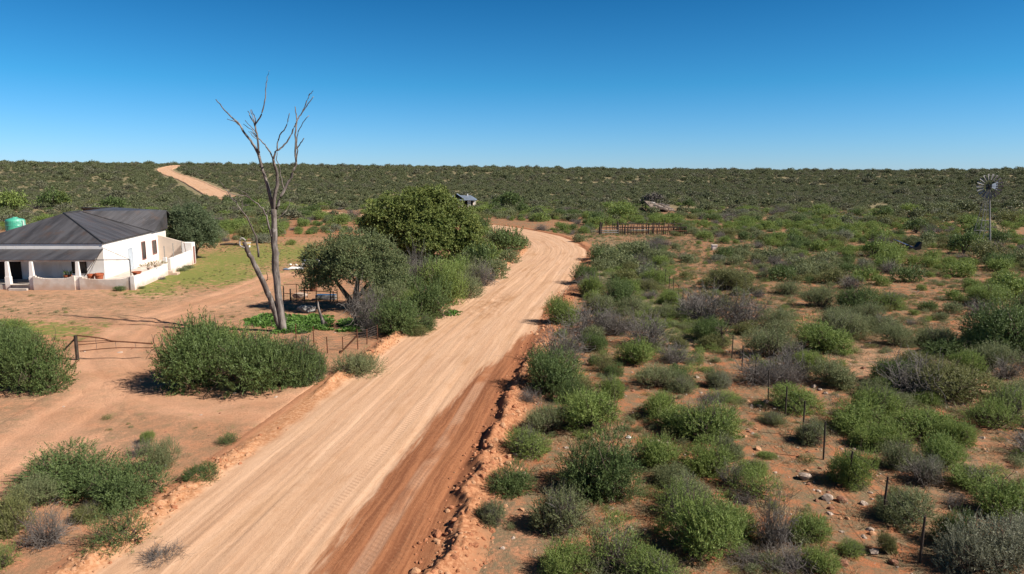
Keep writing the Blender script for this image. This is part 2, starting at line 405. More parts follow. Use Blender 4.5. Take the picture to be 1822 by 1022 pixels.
M['thatch'] = mat_plain('grey thatch', (0.19, 0.148, 0.118), 0.5, 2.5, bump=0.9)
M['blackplastic'] = mat_plain('black rubber sheet', (0.012, 0.012, 0.013), 0.3, 3, rough=0.5)
M['panel'] = mat_plain('blue panel', (0.15, 0.24, 0.46), 0.15, 3, rough=0.3)
M['whitepaint'] = mat_plain('white painted metal', (0.72, 0.70, 0.67), 0.1, 3)
M['bluepaint'] = mat_plain('pale blue paint', (0.42, 0.52, 0.66), 0.1, 3)
M['yellowpaint'] = mat_plain('yellow paint', (0.6, 0.4, 0.05), 0.1, 3)
M['rockpale'] = mat_plain('pale stone', (0.40, 0.31, 0.25), 0.25, 5, bump=0.6)
M['rockred'] = mat_plain('red brown stone', (0.27, 0.13, 0.08), 0.35, 5, bump=0.6)
M['clod'] = mat_plain('clod of red soil', (0.36, 0.15, 0.075), 0.35, 6, bump=0.8)
M['clodtan'] = mat_plain('clod of tan soil', (0.46, 0.25, 0.14), 0.3, 6, bump=0.8)

# ------------------------------------------------------------------ the road line
_rc = [(385, 1100), (460, 1022), (565, 900), (650, 810), (747, 700), (802, 640), (847, 590), (900, 540), (952, 490), (982, 462), (991, 443), (968, 426), (925, 414), (872, 404.5), (800, 398), (720, 391), (640, 384), (560, 377), (470, 365), (395, 352)]
_hill = [(395, 352), (383, 345), (362, 334), (340, 323.5), (316, 314.5), (298, 307.5), (293, 302.5), (304, 298.5), (326, 295)]
def spline(P, n):
    P = [np.array(p, float) for p in P]
    P = [2 * P[0] - P[1]] + P + [2 * P[-1] - P[-2]]
    out = []
    for i in range(1, len(P) - 2):
        for t in np.linspace(0, 1, n, endpoint=False):
            a, b, c, d = P[i - 1:i + 3]
            out.append(0.5 * (2 * b + (c - a) * t + (2 * a - 5 * b + 4 * c - d) * t * t + (3 * b - a - 3 * c + d) * t ** 3))
    out.append(P[-2]); return np.array(out)
def resample(P, n):
    s = np.r_[0, np.cumsum(np.hypot(*np.diff(P, axis=0).T))]
    q = np.linspace(0, s[-1], n)
    return np.c_[np.interp(q, s, P[:, 0]), np.interp(q, s, P[:, 1])], q
def smooth(P, k):
    for _ in range(k):
        Q = P.copy(); Q[1:-1] = (P[:-2] + 2 * P[1:-1] + P[2:]) / 4; P = Q
    return P
_w = np.array([G(*p)[:2] for p in _rc])
_w = np.vstack([_w[0] + (_w[0] - _w[1]) / np.linalg.norm(_w[0] - _w[1]) * 26, _w])
RC, RS = resample(smooth(resample(spline(_w, 24), 700)[0], 30), 900)
def road_ts(x, y, line=None, arcs=None):
    line = RC if line is None else line; arcs = RS if arcs is None else arcs
    x = np.atleast_1d(np.asarray(x, float)); y = np.atleast_1d(np.asarray(y, float))
    T = np.empty(len(x)); S = np.empty(len(x))
    tg = np.gradient(line, axis=0); tg /= np.linalg.norm(tg, axis=1)[:, None]
    for i in range(0, len(x), 20000):
        dx = x[i:i + 20000, None] - line[None, :, 0]; dy = y[i:i + 20000, None] - line[None, :, 1]
        k = np.argmin(dx * dx + dy * dy, axis=1); r = np.arange(len(k))
        ddx, ddy = dx[r, k], dy[r, k]
        T[i:i + 20000] = np.sign(ddx * tg[k, 1] - ddy * tg[k, 0]) * np.hypot(ddx, ddy)
        S[i:i + 20000] = arcs[k] + ddx * tg[k, 0] + ddy * tg[k, 1]
    return T, S
_cs = float(road_ts(*G(862, 545)[:2])[1][0])
for _n in M['road'].node_tree.nodes:
    if _n.type == 'MATH' and _n.operation == 'SUBTRACT' and abs(_n.inputs[1].default_value - CHURN) < 1e-4: _n.inputs[1].default_value = _cs
_hw = np.array([G(*p)[:2] for p in _hill])
HC, HS = resample(smooth(resample(spline(_hw, 20), 300)[0], 8), 300)
DR = [(640, 668), (560, 712), (450, 728), (330, 712), (240, 682), (195, 650), (190, 632), (215, 605), (262, 572), (330, 550), (420, 520), (500, 490)]
DR2 = [(215, 680), (120, 745), (40, 800), (-60, 860)]
DRW = [resample(smooth(resample(spline([G(*p)[:2] for p in L_], 16), 160)[0], 6), 200) for L_ in (DR, DR2)]

T_LO, T_HI = -5.3, 5.4
s_cam = RS[np.argmin(np.hypot(RC[:, 0], RC[:, 1]))]
def ground_drop(x, y):
    T, S = road_ts(x, y)
    inside = np.minimum(T - T_LO, T_HI - T)
    return 0.5 * sstep((inside - 0.7) / 0.5), T, S

# ------------------------------------------------------------------ soil zones (world-locked maps, drawn up from the photograph)
LAWN = [(500, 452, 120, 15, .85), (395, 490, 80, 18, .9), (330, 492, 75, 16, 1.0), (420, 462, 90, 16, .9), (540, 452, 70, 16, .85), (270, 512, 50, 14, .85), (380, 480, 60, 14, .9), (60, 588, 110, 14, .8), (170, 585, 50, 12, .5), (560, 480, 50, 14, .6), (470, 440, 100, 8, .7), (620, 440, 60, 10, .7)]
DRYB = [(1110, 475, 70, 45, 1.1), (1150, 540, 60, 50, .9), (1210, 590, 60, 40, .8), (950, 400, 60, 10, .6), (1080, 425, 50, 10, .7), (1780, 560, 60, 40, .6), (200, 335, 90, 12, 1.1), (60, 330, 100, 10, .8), (1780, 400, 60, 20, .8), (480, 520, 60, 10, .3)]
TANB = [(1560, 640, 70, 40, .9), (1720, 680, 80, 30, .7), (1720, 850, 80, 50, .7), (1250, 600, 60, 20, .7), (200, 540, 260, 25, .7), (300, 700, 260, 40, .55), (900, 960, 80, 60, .6), (60, 780, 150, 60, .5), (450, 500, 60, 30, .5)]
BARE = [(1560, 640, 55, 28), (1720, 845, 50, 38), (1400, 840, 55, 50), (1250, 660, 45, 40), (1440, 572, 28, 16), (1270, 445, 55, 14), (1215, 432, 40, 10), (1100, 430, 60, 12), (1600, 512, 24, 12), (1330, 440, 20, 8), (1555, 905, 60, 60), (930, 985, 60, 45), (1700, 585, 40, 10), (1135, 640, 25, 20), (1480, 910, 40, 50), (1780, 700, 40, 16)]
def blobs(u, v, L_):
    m = np.zeros_like(u)
    for b in L_:
        m = np.maximum(m, (b[4] if len(b) > 4 else 1) * np.exp(-0.5 * (((u - b[0]) / b[2]) ** 2 + ((v - b[1]) / b[3]) ** 2)))
    return m
def zones(x, y, z):
    f = np.maximum(y, 1.0)
    u, v, _ = proj(x, f, z)
    r = np.hypot(x, y)
    ok = (y > 5)
    lawn = blobs(u, v, LAWN) * ok
    dry = blobs(u, v, DRYB) * ok
    tan = blobs(u, v, TANB) * ok
    T, S = road_ts(x, y)
    left = T < 0
    dry = np.maximum(dry, 0.95 * sstep((r - 100) / 150))
    lit = np.where(left, 0.6, 1.0) * np.ones_like(u)
    lit = np.maximum(lit, 0.9 * sstep((r - 90) / 60))
    trk = np.zeros_like(u)
    for (L_, A_), hw in zip(DRW, (1.7, 1.3)):
        t, s = road_ts(x, y, L_, A_)
        t = np.abs(t) + 0.5 * (fbm(x / 1.3, y / 1.3, 4, 3) - 0.5)
        trk = np.maximum(trk, sstep((hw + 0.5 - t) / 0.9) * (0.55 + 0.45 * np.exp(-((t - 0.8) / 0.35) ** 2)))
    tan = np.clip(np.maximum(tan, trk * 0.95) + np.where(left & (r < 110), 0.5, 0.0), 0, 1)
    lit = lit * (1 - 0.9 * trk); lawn = lawn * (1 - 0.9 * trk); dry = dry * (1 - trk)
    return np.clip(np.c_[lawn, tan, lit, dry], 0, 1.1), trk

def add_zone(me, x, y, z):
    Z, trk = zones(x, y, z)
    a = me.attributes.new('zone', 'FLOAT_COLOR', 'POINT'); a.data.foreach_set('color', Z.astype(np.float32).ravel())
    return trk

# ground: one sheet, finest near the camera, out past the horizon
az = np.r_[np.linspace(-180, -62, 24)[:-1], np.linspace(-62, -42, 30)[:-1], np.linspace(-42, 42, 640), np.linspace(42, 62, 30)[1:], np.linspace(62, 180, 24)[1:]]
az = np.radians(az)
rad = np.r_[np.linspace(0.5, 6, 8)[:-1], np.geomspace(6, 3500, 620)]
AZ, RD = np.meshgrid(az, rad)
gx, gy = (RD * np.sin(AZ)).ravel(), (RD * np.cos(AZ)).ravel()
gz = terrain(gx, gy)
drop, gT, gS = ground_drop(gx, gy)
hT, _ = road_ts(gx, gy, HC, HS)
nA, nR = len(az), len(rad)
i0 = (np.arange(nR - 1)[:, None] * nA + np.arange(nA - 1)[None, :]).ravel()
GF = np.c_[i0, i0 + 1, i0 + nA + 1, i0 + nA]
me = new_mesh('ground', np.c_[gx, gy, gz - drop], GF, [M['ground']], smooth=True)
add_zone(me, gx, gy, gz)
ground = link('ground', me); ground['kind'] = 'structure'

# main road: ruts, cut edge and banks are real relief
S_MOUTH = float(road_ts(*G(535, 745)[:2])[1][0])
def road_profile(T, S):
    crown = 0.05 * (1 - (T / 4) ** 2)
    rut = 0.05 * (fbm(T * 3.2, S / 14, 1, 3) - 0.5) + 0.03 * (fbm(T * 9, S / 5, 2, 2) - 0.5)
    on = sstep((T + 3.7) / 0.4) * sstep((3.7 - T) / 0.4)
    z = on * (crown + rut)
    cl = fbm(T * 3.5, S * 3.5, 3, 3) - 0.5
    cl2 = vnoise(T * 1.3 + 31, S * 0.5, 4) ; cl3 = vnoise(T * 8, S * 8, 5) - 0.5
    ls = 0.55 + 0.75 * vnoise(S * 0.13, S * 0 + 3, 1)
    near = sstep((s_cam + 42 - S) / 14)
    # left windrow
    pl = np.exp(-((T + 4.15) / 0.38) ** 2) * (1 - 0.85 * np.exp(-((S - S_MOUTH) / 3.6) ** 4))
    z = z + pl * (0.10 + 0.12 * ls + 0.35 * cl + 0.10 * cl3)
    # right bank: steep face to the road, long back
    e = T - (3.78 + 0.35 * (vnoise(S * 0.45, S * 0 + 8, 2) - 0.5) + 0.45 * (vnoise(S * 1.3, S * 0, 3) - 0.5))
    pr = sstep(e / 0.5) * sstep((1.3 - e) / 1.05)
    amp = near * (0.10 + 0.27 * ls) + (1 - near) * 0.07
    z = z + pr * (amp + 0.55 * cl * amp + 0.16 * cl3 * near + 0.25 * (cl2 - 0.5) * near)
    z = z - 0.05 * np.exp(-((T - 3.45) / 0.3) ** 2)
    edge = np.minimum(T - T_LO, T_HI - T)
    z = z + 0.01 + 0.05 * sstep(edge / 0.7) - 0.06 * (1 - sstep(edge / 0.6))
    return z
def strip(name, line, arcs, ts, idx, zf, mat):
    tg = np.gradient(line, axis=0); tg /= np.linalg.norm(tg, axis=1)[:, None]
    C = np.c_[np.interp(idx, arcs, line[:, 0]), np.interp(idx, arcs, line[:, 1])]
    Tg = np.c_[np.interp(idx, arcs, tg[:, 0]), np.interp(idx, arcs, tg[:, 1])]
    Tg /= np.linalg.norm(Tg, axis=1)[:, None]
    N = np.c_[Tg[:, 1], -Tg[:, 0]]
    X = (C[:, None, :] + ts[None, :, None] * N[:, None, :])
    x, y = X[..., 0].ravel(), X[..., 1].ravel()
    TT = np.tile(ts, len(idx)); SS = np.repeat(idx, len(ts))
    z = terrain(x, y) + zf(TT, SS)
    n = len(ts); i0 = (np.arange(len(idx) - 1)[:, None] * n + np.arange(n - 1)[None, :]).ravel()
    F = np.c_[i0, i0 + 1, i0 + n + 1, i0 + n]
    me = new_mesh(name, np.c_[x, y, z], F, [mat], smooth=True)
    a = me.attributes.new('tuv', 'FLOAT_VECTOR', 'POINT'); a.data.foreach_set('vector', np.c_[TT, SS, 0 * SS].astype(np.float32).ravel())
    return me, TT, SS, x, y, z
sq = [RS[0]]
while sq[-1] < RS[-1]:
    c = np.array([np.interp(sq[-1], RS, RC[:, 0]), np.interp(sq[-1], RS, RC[:, 1])])
    sq.append(sq[-1] + min(1.5, max(0.07, 0.0042 * np.hypot(*c))))
sq = np.array(sq[:-1] + [RS[-1]])
ts = np.r_[np.linspace(T_LO, -3.4, 34)[:-1], np.linspace(-3.4, 3.3, 90)[:-1], np.linspace(3.3, T_HI, 54)]
me, TT, SS, rx, ry, rz = strip('road', RC, RS, ts, sq, road_profile, M['road'])
rd = np.hypot(rx, ry)
cutw = 2.25 * sstep((46 - rd) / 22) + 0.5 * sstep((rd - 38) / 12) * sstep((56 - rd) / 8) + 0.25 * sstep((rd - 60) / 20) - 0.15
a = me.attributes.new('cut', 'FLOAT', 'POINT'); a.data.foreach_set('value', cutw.astype(np.float32))
road = link('road', me); road['kind'] = 'structure'
hts = np.linspace(-5.6, 5.6, 32)
hidx = np.linspace(HS[0], HS[-1], 260)
me, *_r = strip('road', HC, HS, hts, hidx, lambda T, S: 0.22 - 0.5 * sstep((np.abs(T) - 4.9) / 0.6) + 0.45 * np.exp(-((np.abs(T) - 4.9) / 0.4) ** 2), M['road'])
me.attributes['tuv'].data.foreach_set('vector', np.c_[_r[0] * 0.6, _r[1], 0 * _r[1]].astype(np.float32).ravel())
a = me.attributes.new('cut', 'FLOAT', 'POINT'); a.data.foreach_set('value', np.full(len(_r[0]), -0.6, np.float32))
hill_road = link('hill_road', me); hill_road['kind'] = 'structure'
# driveway and its branch: thin sheets with wheel ruts
for (L_, A_), nm in zip(DRW, ('driveway', 'track')):
    dts = np.linspace(-2.6, 2.6, 44); di = np.arange(A_[0], A_[-1], 0.14)
    zf = lambda T, S: 0.035 - 0.07 * sstep((np.abs(T) - 1.9) / 0.6) - 0.035 * np.exp(-((np.abs(T) - 0.8) / 0.26) ** 2) + 0.05 * (fbm(T * 2.5, S / 2.5, 2, 3) - 0.5)
    me, tt_, ss_, x_, y_, z_ = strip(nm, L_, A_, dts, di, zf, M['ground'])
    T_, _ = road_ts(x_, y_)
    add_zone(me, x_, y_, z_)
    co = np.c_[x_, y_, z_ - 0.4 * sstep((T_ + 5.0) / 0.5)]
    me.vertices.foreach_set('co', co.astype(np.float32).ravel()); me.update()
    o = link(nm, me); o['kind'] = 'structure'

# ------------------------------------------------------------------ foliage
def unit(v): return v / (np.linalg.norm(v, axis=-1, keepdims=True) + 1e-9)
def leaves(g, base, d, L_, Wd, nrm=None):
    n = len(base)
    d = unit(d); s = unit(np.cross(d, g.normal(size=(n, 3)) if nrm is None else nrm + 0.42 * g.normal(size=(n, 3))))
    L_ = np.asarray(L_).reshape(-1, 1) * np.ones((n, 1)); Wd = np.asarray(Wd).reshape(-1, 1) * np.ones((n, 1))
    mid = base + d * L_ * 0.5
    V = np.stack([base, mid + s * Wd * 0.5, base + d * L_, mid - s * Wd * 0.5], 1).reshape(-1, 3)
    return V, np.arange(4 * n).reshape(-1, 4)
def sprigs(g, c, r, n, per, slen, L_, Wd, up=0.5, flat=1.0, low=-0.25, shell=0.5):
    """n sprigs spread through a lobe, each a row of small leaves"""
    d = unit(g.normal(size=(n * 3, 3))); d = d[d[:, 2] > low][:n]; n = len(d)
    rr = r * (shell + (1 - shell) * g.random((n, 1)) ** 0.6)
    p = c + d * rr * np.array([1, 1, flat])
    ax = unit(d + np.array([0, 0, up]) + 0.55 * g.normal(size=(n, 3)))
    ln = slen * g.uniform(0.5, 1.3, (n, 1))
    k = np.tile(np.linspace(0, 1, per), n)[:, None]
    B = np.repeat(p, per, 0) + np.repeat(ax * ln, per, 0) * k
    A = unit(np.repeat(ax, per, 0) * 1.0 + 0.62 * g.normal(size=(n * per, 3)))
    nn = np.repeat(d, per, 0) + np.array([0, 0, 0.35])
    V, F = leaves(g, B, A, L_ * g.uniform(0.6, 1.3, n * per), Wd * g.uniform(0.6, 1.3, n * per), nn)
    vary = np.clip(np.repeat(g.random(n) * 0.6, per) + g.random(n * per) * 0.4 * 1.0 + 0.15 * (k[:, 0] - 0.5), 0, 1)
    return V, F, vary
def merge(parts):
    V = []; F = []; A = []; o = 0
    for v, f, a in parts:
        V.append(v); F.append(f + o); A.append(a); o += len(v)
    return np.vstack(V), np.vstack(F), np.concatenate(A)
def twigs(g, n, R_, H_, r0, up=0.7, bend=0.35, segs=4, low=0.0, spread=0.25, br=2):
    """branching twigs as thin three-sided sticks"""
    mb_V = []; mb_F = []; A = []; o = 0
    def stick(P, ra):
        nonlocal o
        P = np.array(P); m = len(P)
        d = unit(np.gradient(P, axis=0)); ref = np.array([0.3, 0.5, 0.8])
        a = unit(np.cross(d, ref)); b = np.cross(d, a)
        for j in range(3):
            t = 2 * math.pi * j / 3
            mb_V.append(P + np.asarray(ra)[:, None] * (math.cos(t) * a + math.sin(t) * b))
        V = np.stack(mb_V[-3:], 1).reshape(-1, 3); del mb_V[-3:]
        mb_V.append(V)
        f = []
        for i in range(m - 1):
            for j in range(3):
                f.append((o + i * 3 + j, o + i * 3 + (j + 1) % 3, o + (i + 1) * 3 + (j + 1) % 3, o + (i + 1) * 3 + j))
        mb_F.append(np.array(f)); A.append(np.full(len(f), g.random())); o += 3 * m
    def grow(p, d, ln, r, lvl):
        P = [p]; q = p.copy(); dd = d.copy()
        for i in range(segs):
            dd = unit(dd + bend * g.normal(size=3) * 0.6 + np.array([0, 0, 0.04]))
            q = q + dd * ln / segs; P.append(q.copy())
            if lvl > 0 and i >= 0:
                for _ in range(br):
                    grow(q.copy(), unit(dd + 0.8 * g.normal(size=3)), ln * g.uniform(0.4, 0.7), r * 0.62, lvl - 1)
        stick(P, np.linspace(r, r * 0.45, len(P)))
    for i in range(n):
        t = g.random() * 2 * math.pi; e = g.uniform(0.15, 1.0)
        d = unit(np.array([math.cos(t) * e, math.sin(t) * e, up * g.uniform(0.5, 1.1)]))
        q = np.array([math.cos(t), math.sin(t), 0]) * spread * g.random() * R_
        L_ = math.sqrt((d[0] * R_) ** 2 + (d[1] * R_) ** 2 + (d[2] * H_) ** 2)
        grow(q, d, L_ * g.uniform(0.6, 0.95), r0, 1 if n > 30 else 2)
    return np.vstack(mb_V), np.vstack(mb_F), np.concatenate(A)

def bush_parts(seed, nl, nsp, per, slen, L_, Wd, flat=0.62, up=0.6):
    """unit bush: radius about 1, height about 1.25"""
    g = np.random.default_rng(seed); parts = []
    for i in range(nl):
        t = g.random() * 2 * math.pi; q = math.sqrt(g.random()) * 0.62
        r = g.uniform(0.34, 0.6) * (1.1 - 0.35 * q)
        c = np.array([math.cos(t) * q, math.sin(t) * q, g.uniform(0.22, 0.72) * (1.15 - q * 0.85)])
        parts.append(sprigs(g, c, r, int(nsp * (0.4 + r * 1.4)), per, slen, L_, Wd, up=up, flat=0.85, low=-0.75 if c[2] < 0.45 else -0.45))
    V, F, A = merge(parts)
    V[:, 2] = np.where(V[:, 2] < 0.02, 0.02 + 0.1 * g.random(len(V)), V[:, 2])
    return V, F, A
FOL = []; STEM = []
for i in range(6):
    FOL.append(bush_parts(20 + i, 13, 125, 18, 0.25, 0.05, 0.0165, up=0.55 + 0.15 * (i % 3)))
for i in range(3):
    g = np.random.default_rng(60 + i); STEM.append(twigs(g, 22, 0.8, 0.8, 0.022, segs=3, br=1))
for i in range(2): FOL.append(bush_parts(140 + i, 9, 62, 18, 0.38, 0.05, 0.016, up=0.8))
BROOM = [bush_parts(40 + i, 10, 120, 17, 0.36, 0.055, 0.0145, up=1.3) for i in range(3)]
DRYB_ = []
for i in range(3):
    g = np.random.default_rng(80 + i)
    DRYB_.append(twigs(g, 85, 1.0, 0.95, 0.010, bend=0.55, segs=4, br=2))
LOW = [bush_parts(90 + i, 8, 60, 8, 0.24, 0.10, 0.045) for i in range(5)]
FAR = [bush_parts(110 + i, 6, 34, 5, 0.25, 0.19, 0.10) for i in range(5)]
def fmesh(nm, part, mats, extra=None):
    V, F, A = part; fm = np.zeros(len(F), int)
    if extra is not None:
        v2, f2, a2 = extra; F = np.vstack([F, f2 + len(V)]); V = np.vstack([V, v2]); A = np.r_[A, a2]; fm = np.r_[fm, np.ones(len(f2), int)]
    return new_mesh(nm, V, F, mats, fm, vary=A)
KIND = {  # code: (name, material, phrase)
    'G': ('green_shrub', 'green', 'bright green thorn bush'), 'D': ('dark_shrub', 'dark', 'dark green thorn bush'),
    'B': ('grey_green_shrub', 'blue', 'grey-green feathery bush'), 'O': ('olive_shrub', 'olive', 'yellowish olive bush'),
    'H': ('pale_shrub', 'pale', 'pale silvery bush'), 'K': ('dry_shrub', 'twig', 'leafless grey twiggy bush')}
MESH = {}
for k, (nm, mt, ph) in KIND.items():
    if k == 'K': MESH[k] = [fmesh(nm, p, [M['twig']]) for p in DRYB_]
    elif k in 'H': MESH[k] = [fmesh(nm + ' foliage', p, [M[mt]]) for p in BROOM]
    elif k in 'B': MESH[k] = [fmesh(nm + ' foliage', p, [M[mt]]) for p in BROOM[:2] + FOL[:2]]
    else: MESH[k] = [fmesh(nm + ' foliage', p, [M[mt]]) for p in FOL]
STEMM = [fmesh('stem', p, [M['stem']]) for p in STEM]
MLOW = {k: ([fmesh(KIND[k][0], p, [M[KIND[k][1]]]) for p in LOW] if k != 'K' else MESH['K']) for k in KIND}

HAND = []   # kind, u of middle, v of foot, width px, height px
def hand(k, *rows):
    for r in rows: HAND.append((k,) + r)
hand('D', (70, 702, 130, 118), (5, 695, 120, 125), (20, 640, 110, 70), (350, 694, 172, 146), (455, 706, 168, 134), (520, 690, 95, 105), (556, 684, 62, 70), (140, 880, 190, 90), (235, 905, 150, 95), (215, 985, 120, 85), (408, 792, 42, 25), (360, 864, 76, 44))
hand('G', (400, 660, 150, 95), (262, 790, 26, 28), (8, 1015, 60, 55), (15, 600, 70, 40))
hand('B', (635, 674, 92, 56), (285, 838, 70, 60), (70, 905, 90, 60))
hand('K', (88, 978, 95, 78), (290, 1010, 100, 40), (250, 815, 50, 35))
hand('O', (28, 955, 80, 85), (160, 930, 60, 40), (390, 610, 70, 30))
# left road side
hand('D', (706, 602, 110, 85), (765, 572, 90, 85), (852, 488, 70, 70), (905, 452, 70, 48), (757, 592, 40, 35), (925, 446, 40, 28))
hand('G', (790, 545, 85, 85), (785, 515, 105, 62), (860, 470, 60, 50), (730, 560, 60, 50))
hand('D', (720, 535, 80, 60), (762, 492, 70, 46), (800, 478, 50, 30))
hand('B', (832, 492, 60, 48), (680, 548, 70, 60))
hand('G', (842, 476, 50, 38), (815, 500, 60, 46))
hand('K', (648, 588, 85, 85), (742, 515, 60, 75), (858, 512, 55, 48), (664, 600, 50, 40))
hand('B', (690, 562, 80, 60), (822, 532, 75, 48), (880, 500, 60, 45), (885, 450, 52, 48), (840, 508, 60, 40), (905, 470, 40, 30))
hand('O', (745, 600, 50, 26), (700, 520, 60, 40))
# right road side, from the bend towards the camera
hand('B', (1095, 478, 80, 40), (1075, 470, 40, 26), (1035, 432, 34, 20), (1120, 560, 50, 36), (1065, 560, 60, 44))
hand('D', (1040, 508, 52, 46), (1100, 548, 75, 58), (1078, 472, 50, 34), (980, 704, 112, 100), (1020, 720, 60, 50))
hand('G', (1000, 580, 66, 62), (1055, 530, 50, 44), (1128, 652, 82, 54), (1086, 712, 60, 52), (1050, 775, 125, 95), (1040, 740, 80, 50), (1176, 748, 78, 58), (1000, 690, 80, 60))
hand('K', (1050, 598, 105, 62), (1000, 652, 115, 78), (1150, 622, 95, 72), (1095, 600, 80, 50), (1200, 650, 70, 44), (1255, 575, 100, 70), (1320, 585, 110, 72), (1230, 560, 60, 44), (1350, 690, 110, 60), (1400, 690, 70, 44))
hand('O', (1074, 664, 46, 40), (1150, 520, 50, 28), (1120, 500, 60, 28), (1030, 705, 60, 40), (1205, 620, 40, 26))
hand('B', (1172, 694, 85, 46), (975, 778, 85, 58), (1000, 958, 115, 92), (876, 940, 62, 54), (1215, 700, 60, 36))
hand('D', (908, 882, 92, 60), (1060, 890, 155, 135), (1100, 900, 90, 80), (1215, 690, 54, 36))
hand('G', (1255, 788, 125, 85), (1200, 770, 90, 50), (1165, 836, 95, 70), (1255, 848, 95, 72), (1345, 892, 100, 66), (1250, 1000, 175, 132), (1215, 935, 110, 80), (1090, 1030, 125, 96), (1010, 1035, 100, 76), (1160, 1050, 120, 70), (1440, 972, 82, 66), (1450, 1022, 80, 56), (1300, 960, 90, 70), (1340, 848, 60, 36), (1290, 716, 60, 22), (1365, 818, 40, 18))
hand('B', (1225, 905, 90, 62), (1195, 870, 80, 50), (1290, 820, 60, 50), (1275, 690, 46, 38))
hand('K', (1375, 985, 85, 105), (1400, 1030, 110, 60), (1300, 870, 60, 50), (1320, 900, 60, 30), (1270, 720, 60, 26), (1330, 1015, 90, 40), (940, 720, 60, 30))
# beyond the wire fence
hand('G', (1412, 736, 95, 55), (1510, 868, 85, 85), (1575, 808, 110, 60), (1668, 836, 100, 72), (1535, 775, 115, 62), (1645, 785, 130, 66), (1765, 768, 95, 62), (1515, 992, 56, 32), (1740, 878, 110, 52), (1800, 930, 140, 85), (1645, 724, 54, 32), (1545, 800, 70, 40), (1700, 800, 70, 60), (1455, 628, 110, 66), (1440, 660, 60, 40), (1570, 700, 60, 34))
hand('B', (1615, 940, 110, 75), (1445, 795, 60, 50), (1375, 758, 60, 28), (1365, 642, 95, 60), (1480, 690, 95, 58), (1590, 618, 72, 44), (1555, 710, 64, 36), (1600, 840, 80, 60), (1385, 590, 60, 44))
hand('D', (1690, 975, 80, 78), (1590, 690, 80, 62), (1800, 640, 160, 118), (1850, 710, 90, 40), (1700, 640, 120, 44), (1820, 600, 120, 60))
hand('K', (1625, 712, 150, 84), (1640, 868, 80, 58), (1400, 680, 90, 60), (1700, 905, 60, 30), (1410, 645, 60, 40))
hand('O', (1690, 718, 150, 86), (1575, 985, 36, 50), (1600, 900, 60, 36))
hand('H', (1770, 1025, 190, 128), (1655, 862, 60, 50), (1280, 692, 44, 34), (1720, 1030, 110, 80), (1830, 990, 90, 70))

hand('D', (415, 366, 34, 20), (446, 370, 30, 20), (500, 376, 38, 18), (590, 392, 30, 11), (540, 382, 30, 15))
hand('B', (430, 368, 30, 19), (476, 373, 32, 19), (615, 396, 26, 11), (525, 380, 30, 16))
hand('G', (462, 372, 32, 20), (515, 378, 28, 17), (568, 392, 30, 11), (640, 400, 26, 12))
hand('K', (490, 378, 24, 10), (436, 372, 20, 9), (560, 392, 26, 9))
shrubs = []   # (kind, x, y, z, radius, height, u, v)
for (k, u, v, w, h) in HAND:
    p = G(u, v); m = depth(p) / F_PX
    rad_ = 0.5 * w * m
    d = np.array([p[0], p[1]]); d /= np.linalg.norm(d)
    c = p[:2] + d * rad_ * 0.55
    e = math.atan2(CAM_H, np.hypot(*p[:2]))
    hh = max(0.5 * rad_, (h * m - rad_ * math.sin(e) * 0.7) / math.cos(e))
    shrubs.append((k, c[0], c[1], float(terrain(c[0], c[1])), rad_ * 0.98, hh, u, v - h / 2))

# keep-out areas for scattered growth
HOUSE_M = np.array([-34.8, 59.5])
def keepout(x, y):
    z = terrain(x, y); u, v, _ = proj(x, y, z)
    T, S = road_ts(x, y)
    bad = (T > -4.5) & (T < 5.0)
    ht, _ = road_ts(x, y, HC, HS); bad |= np.abs(ht) < 9.0
    for (L_, A_) in DRW:
        t, _ = road_ts(x, y, L_, A_); bad |= np.abs(t) < 3.0
    left = T < 0
    yard = left & (v > 436) & (u < 700)                       # yard and lawn before and beside the house
    yard |= left & (v > 520)
    bad |= yard
    bad |= (x > -52) & (x < -28) & (y > 52) & (y < 90) & (x < -28)
    # worn ground near the bend and the side tracks
    bad |= blobs(u, v, [(920, 402, 70, 8), (990, 400, 20, 8), (1060, 425, 40, 8), (880, 396, 20, 8), (600, 378, 40, 3.5), (655, 402, 30, 5)]) > 0.55
    bad |= blobs(u, v, [(1140, 408, 66, 7), (1270, 450, 24, 12), (1612, 440, 22, 8), (1763, 440, 14, 10), (1618, 458, 30, 12), (1130, 421, 60, 5), (1180, 376, 32, 8), (822, 366, 30, 8), (1225, 372, 22, 4)]) > 0.6
    return bad, u, v, T
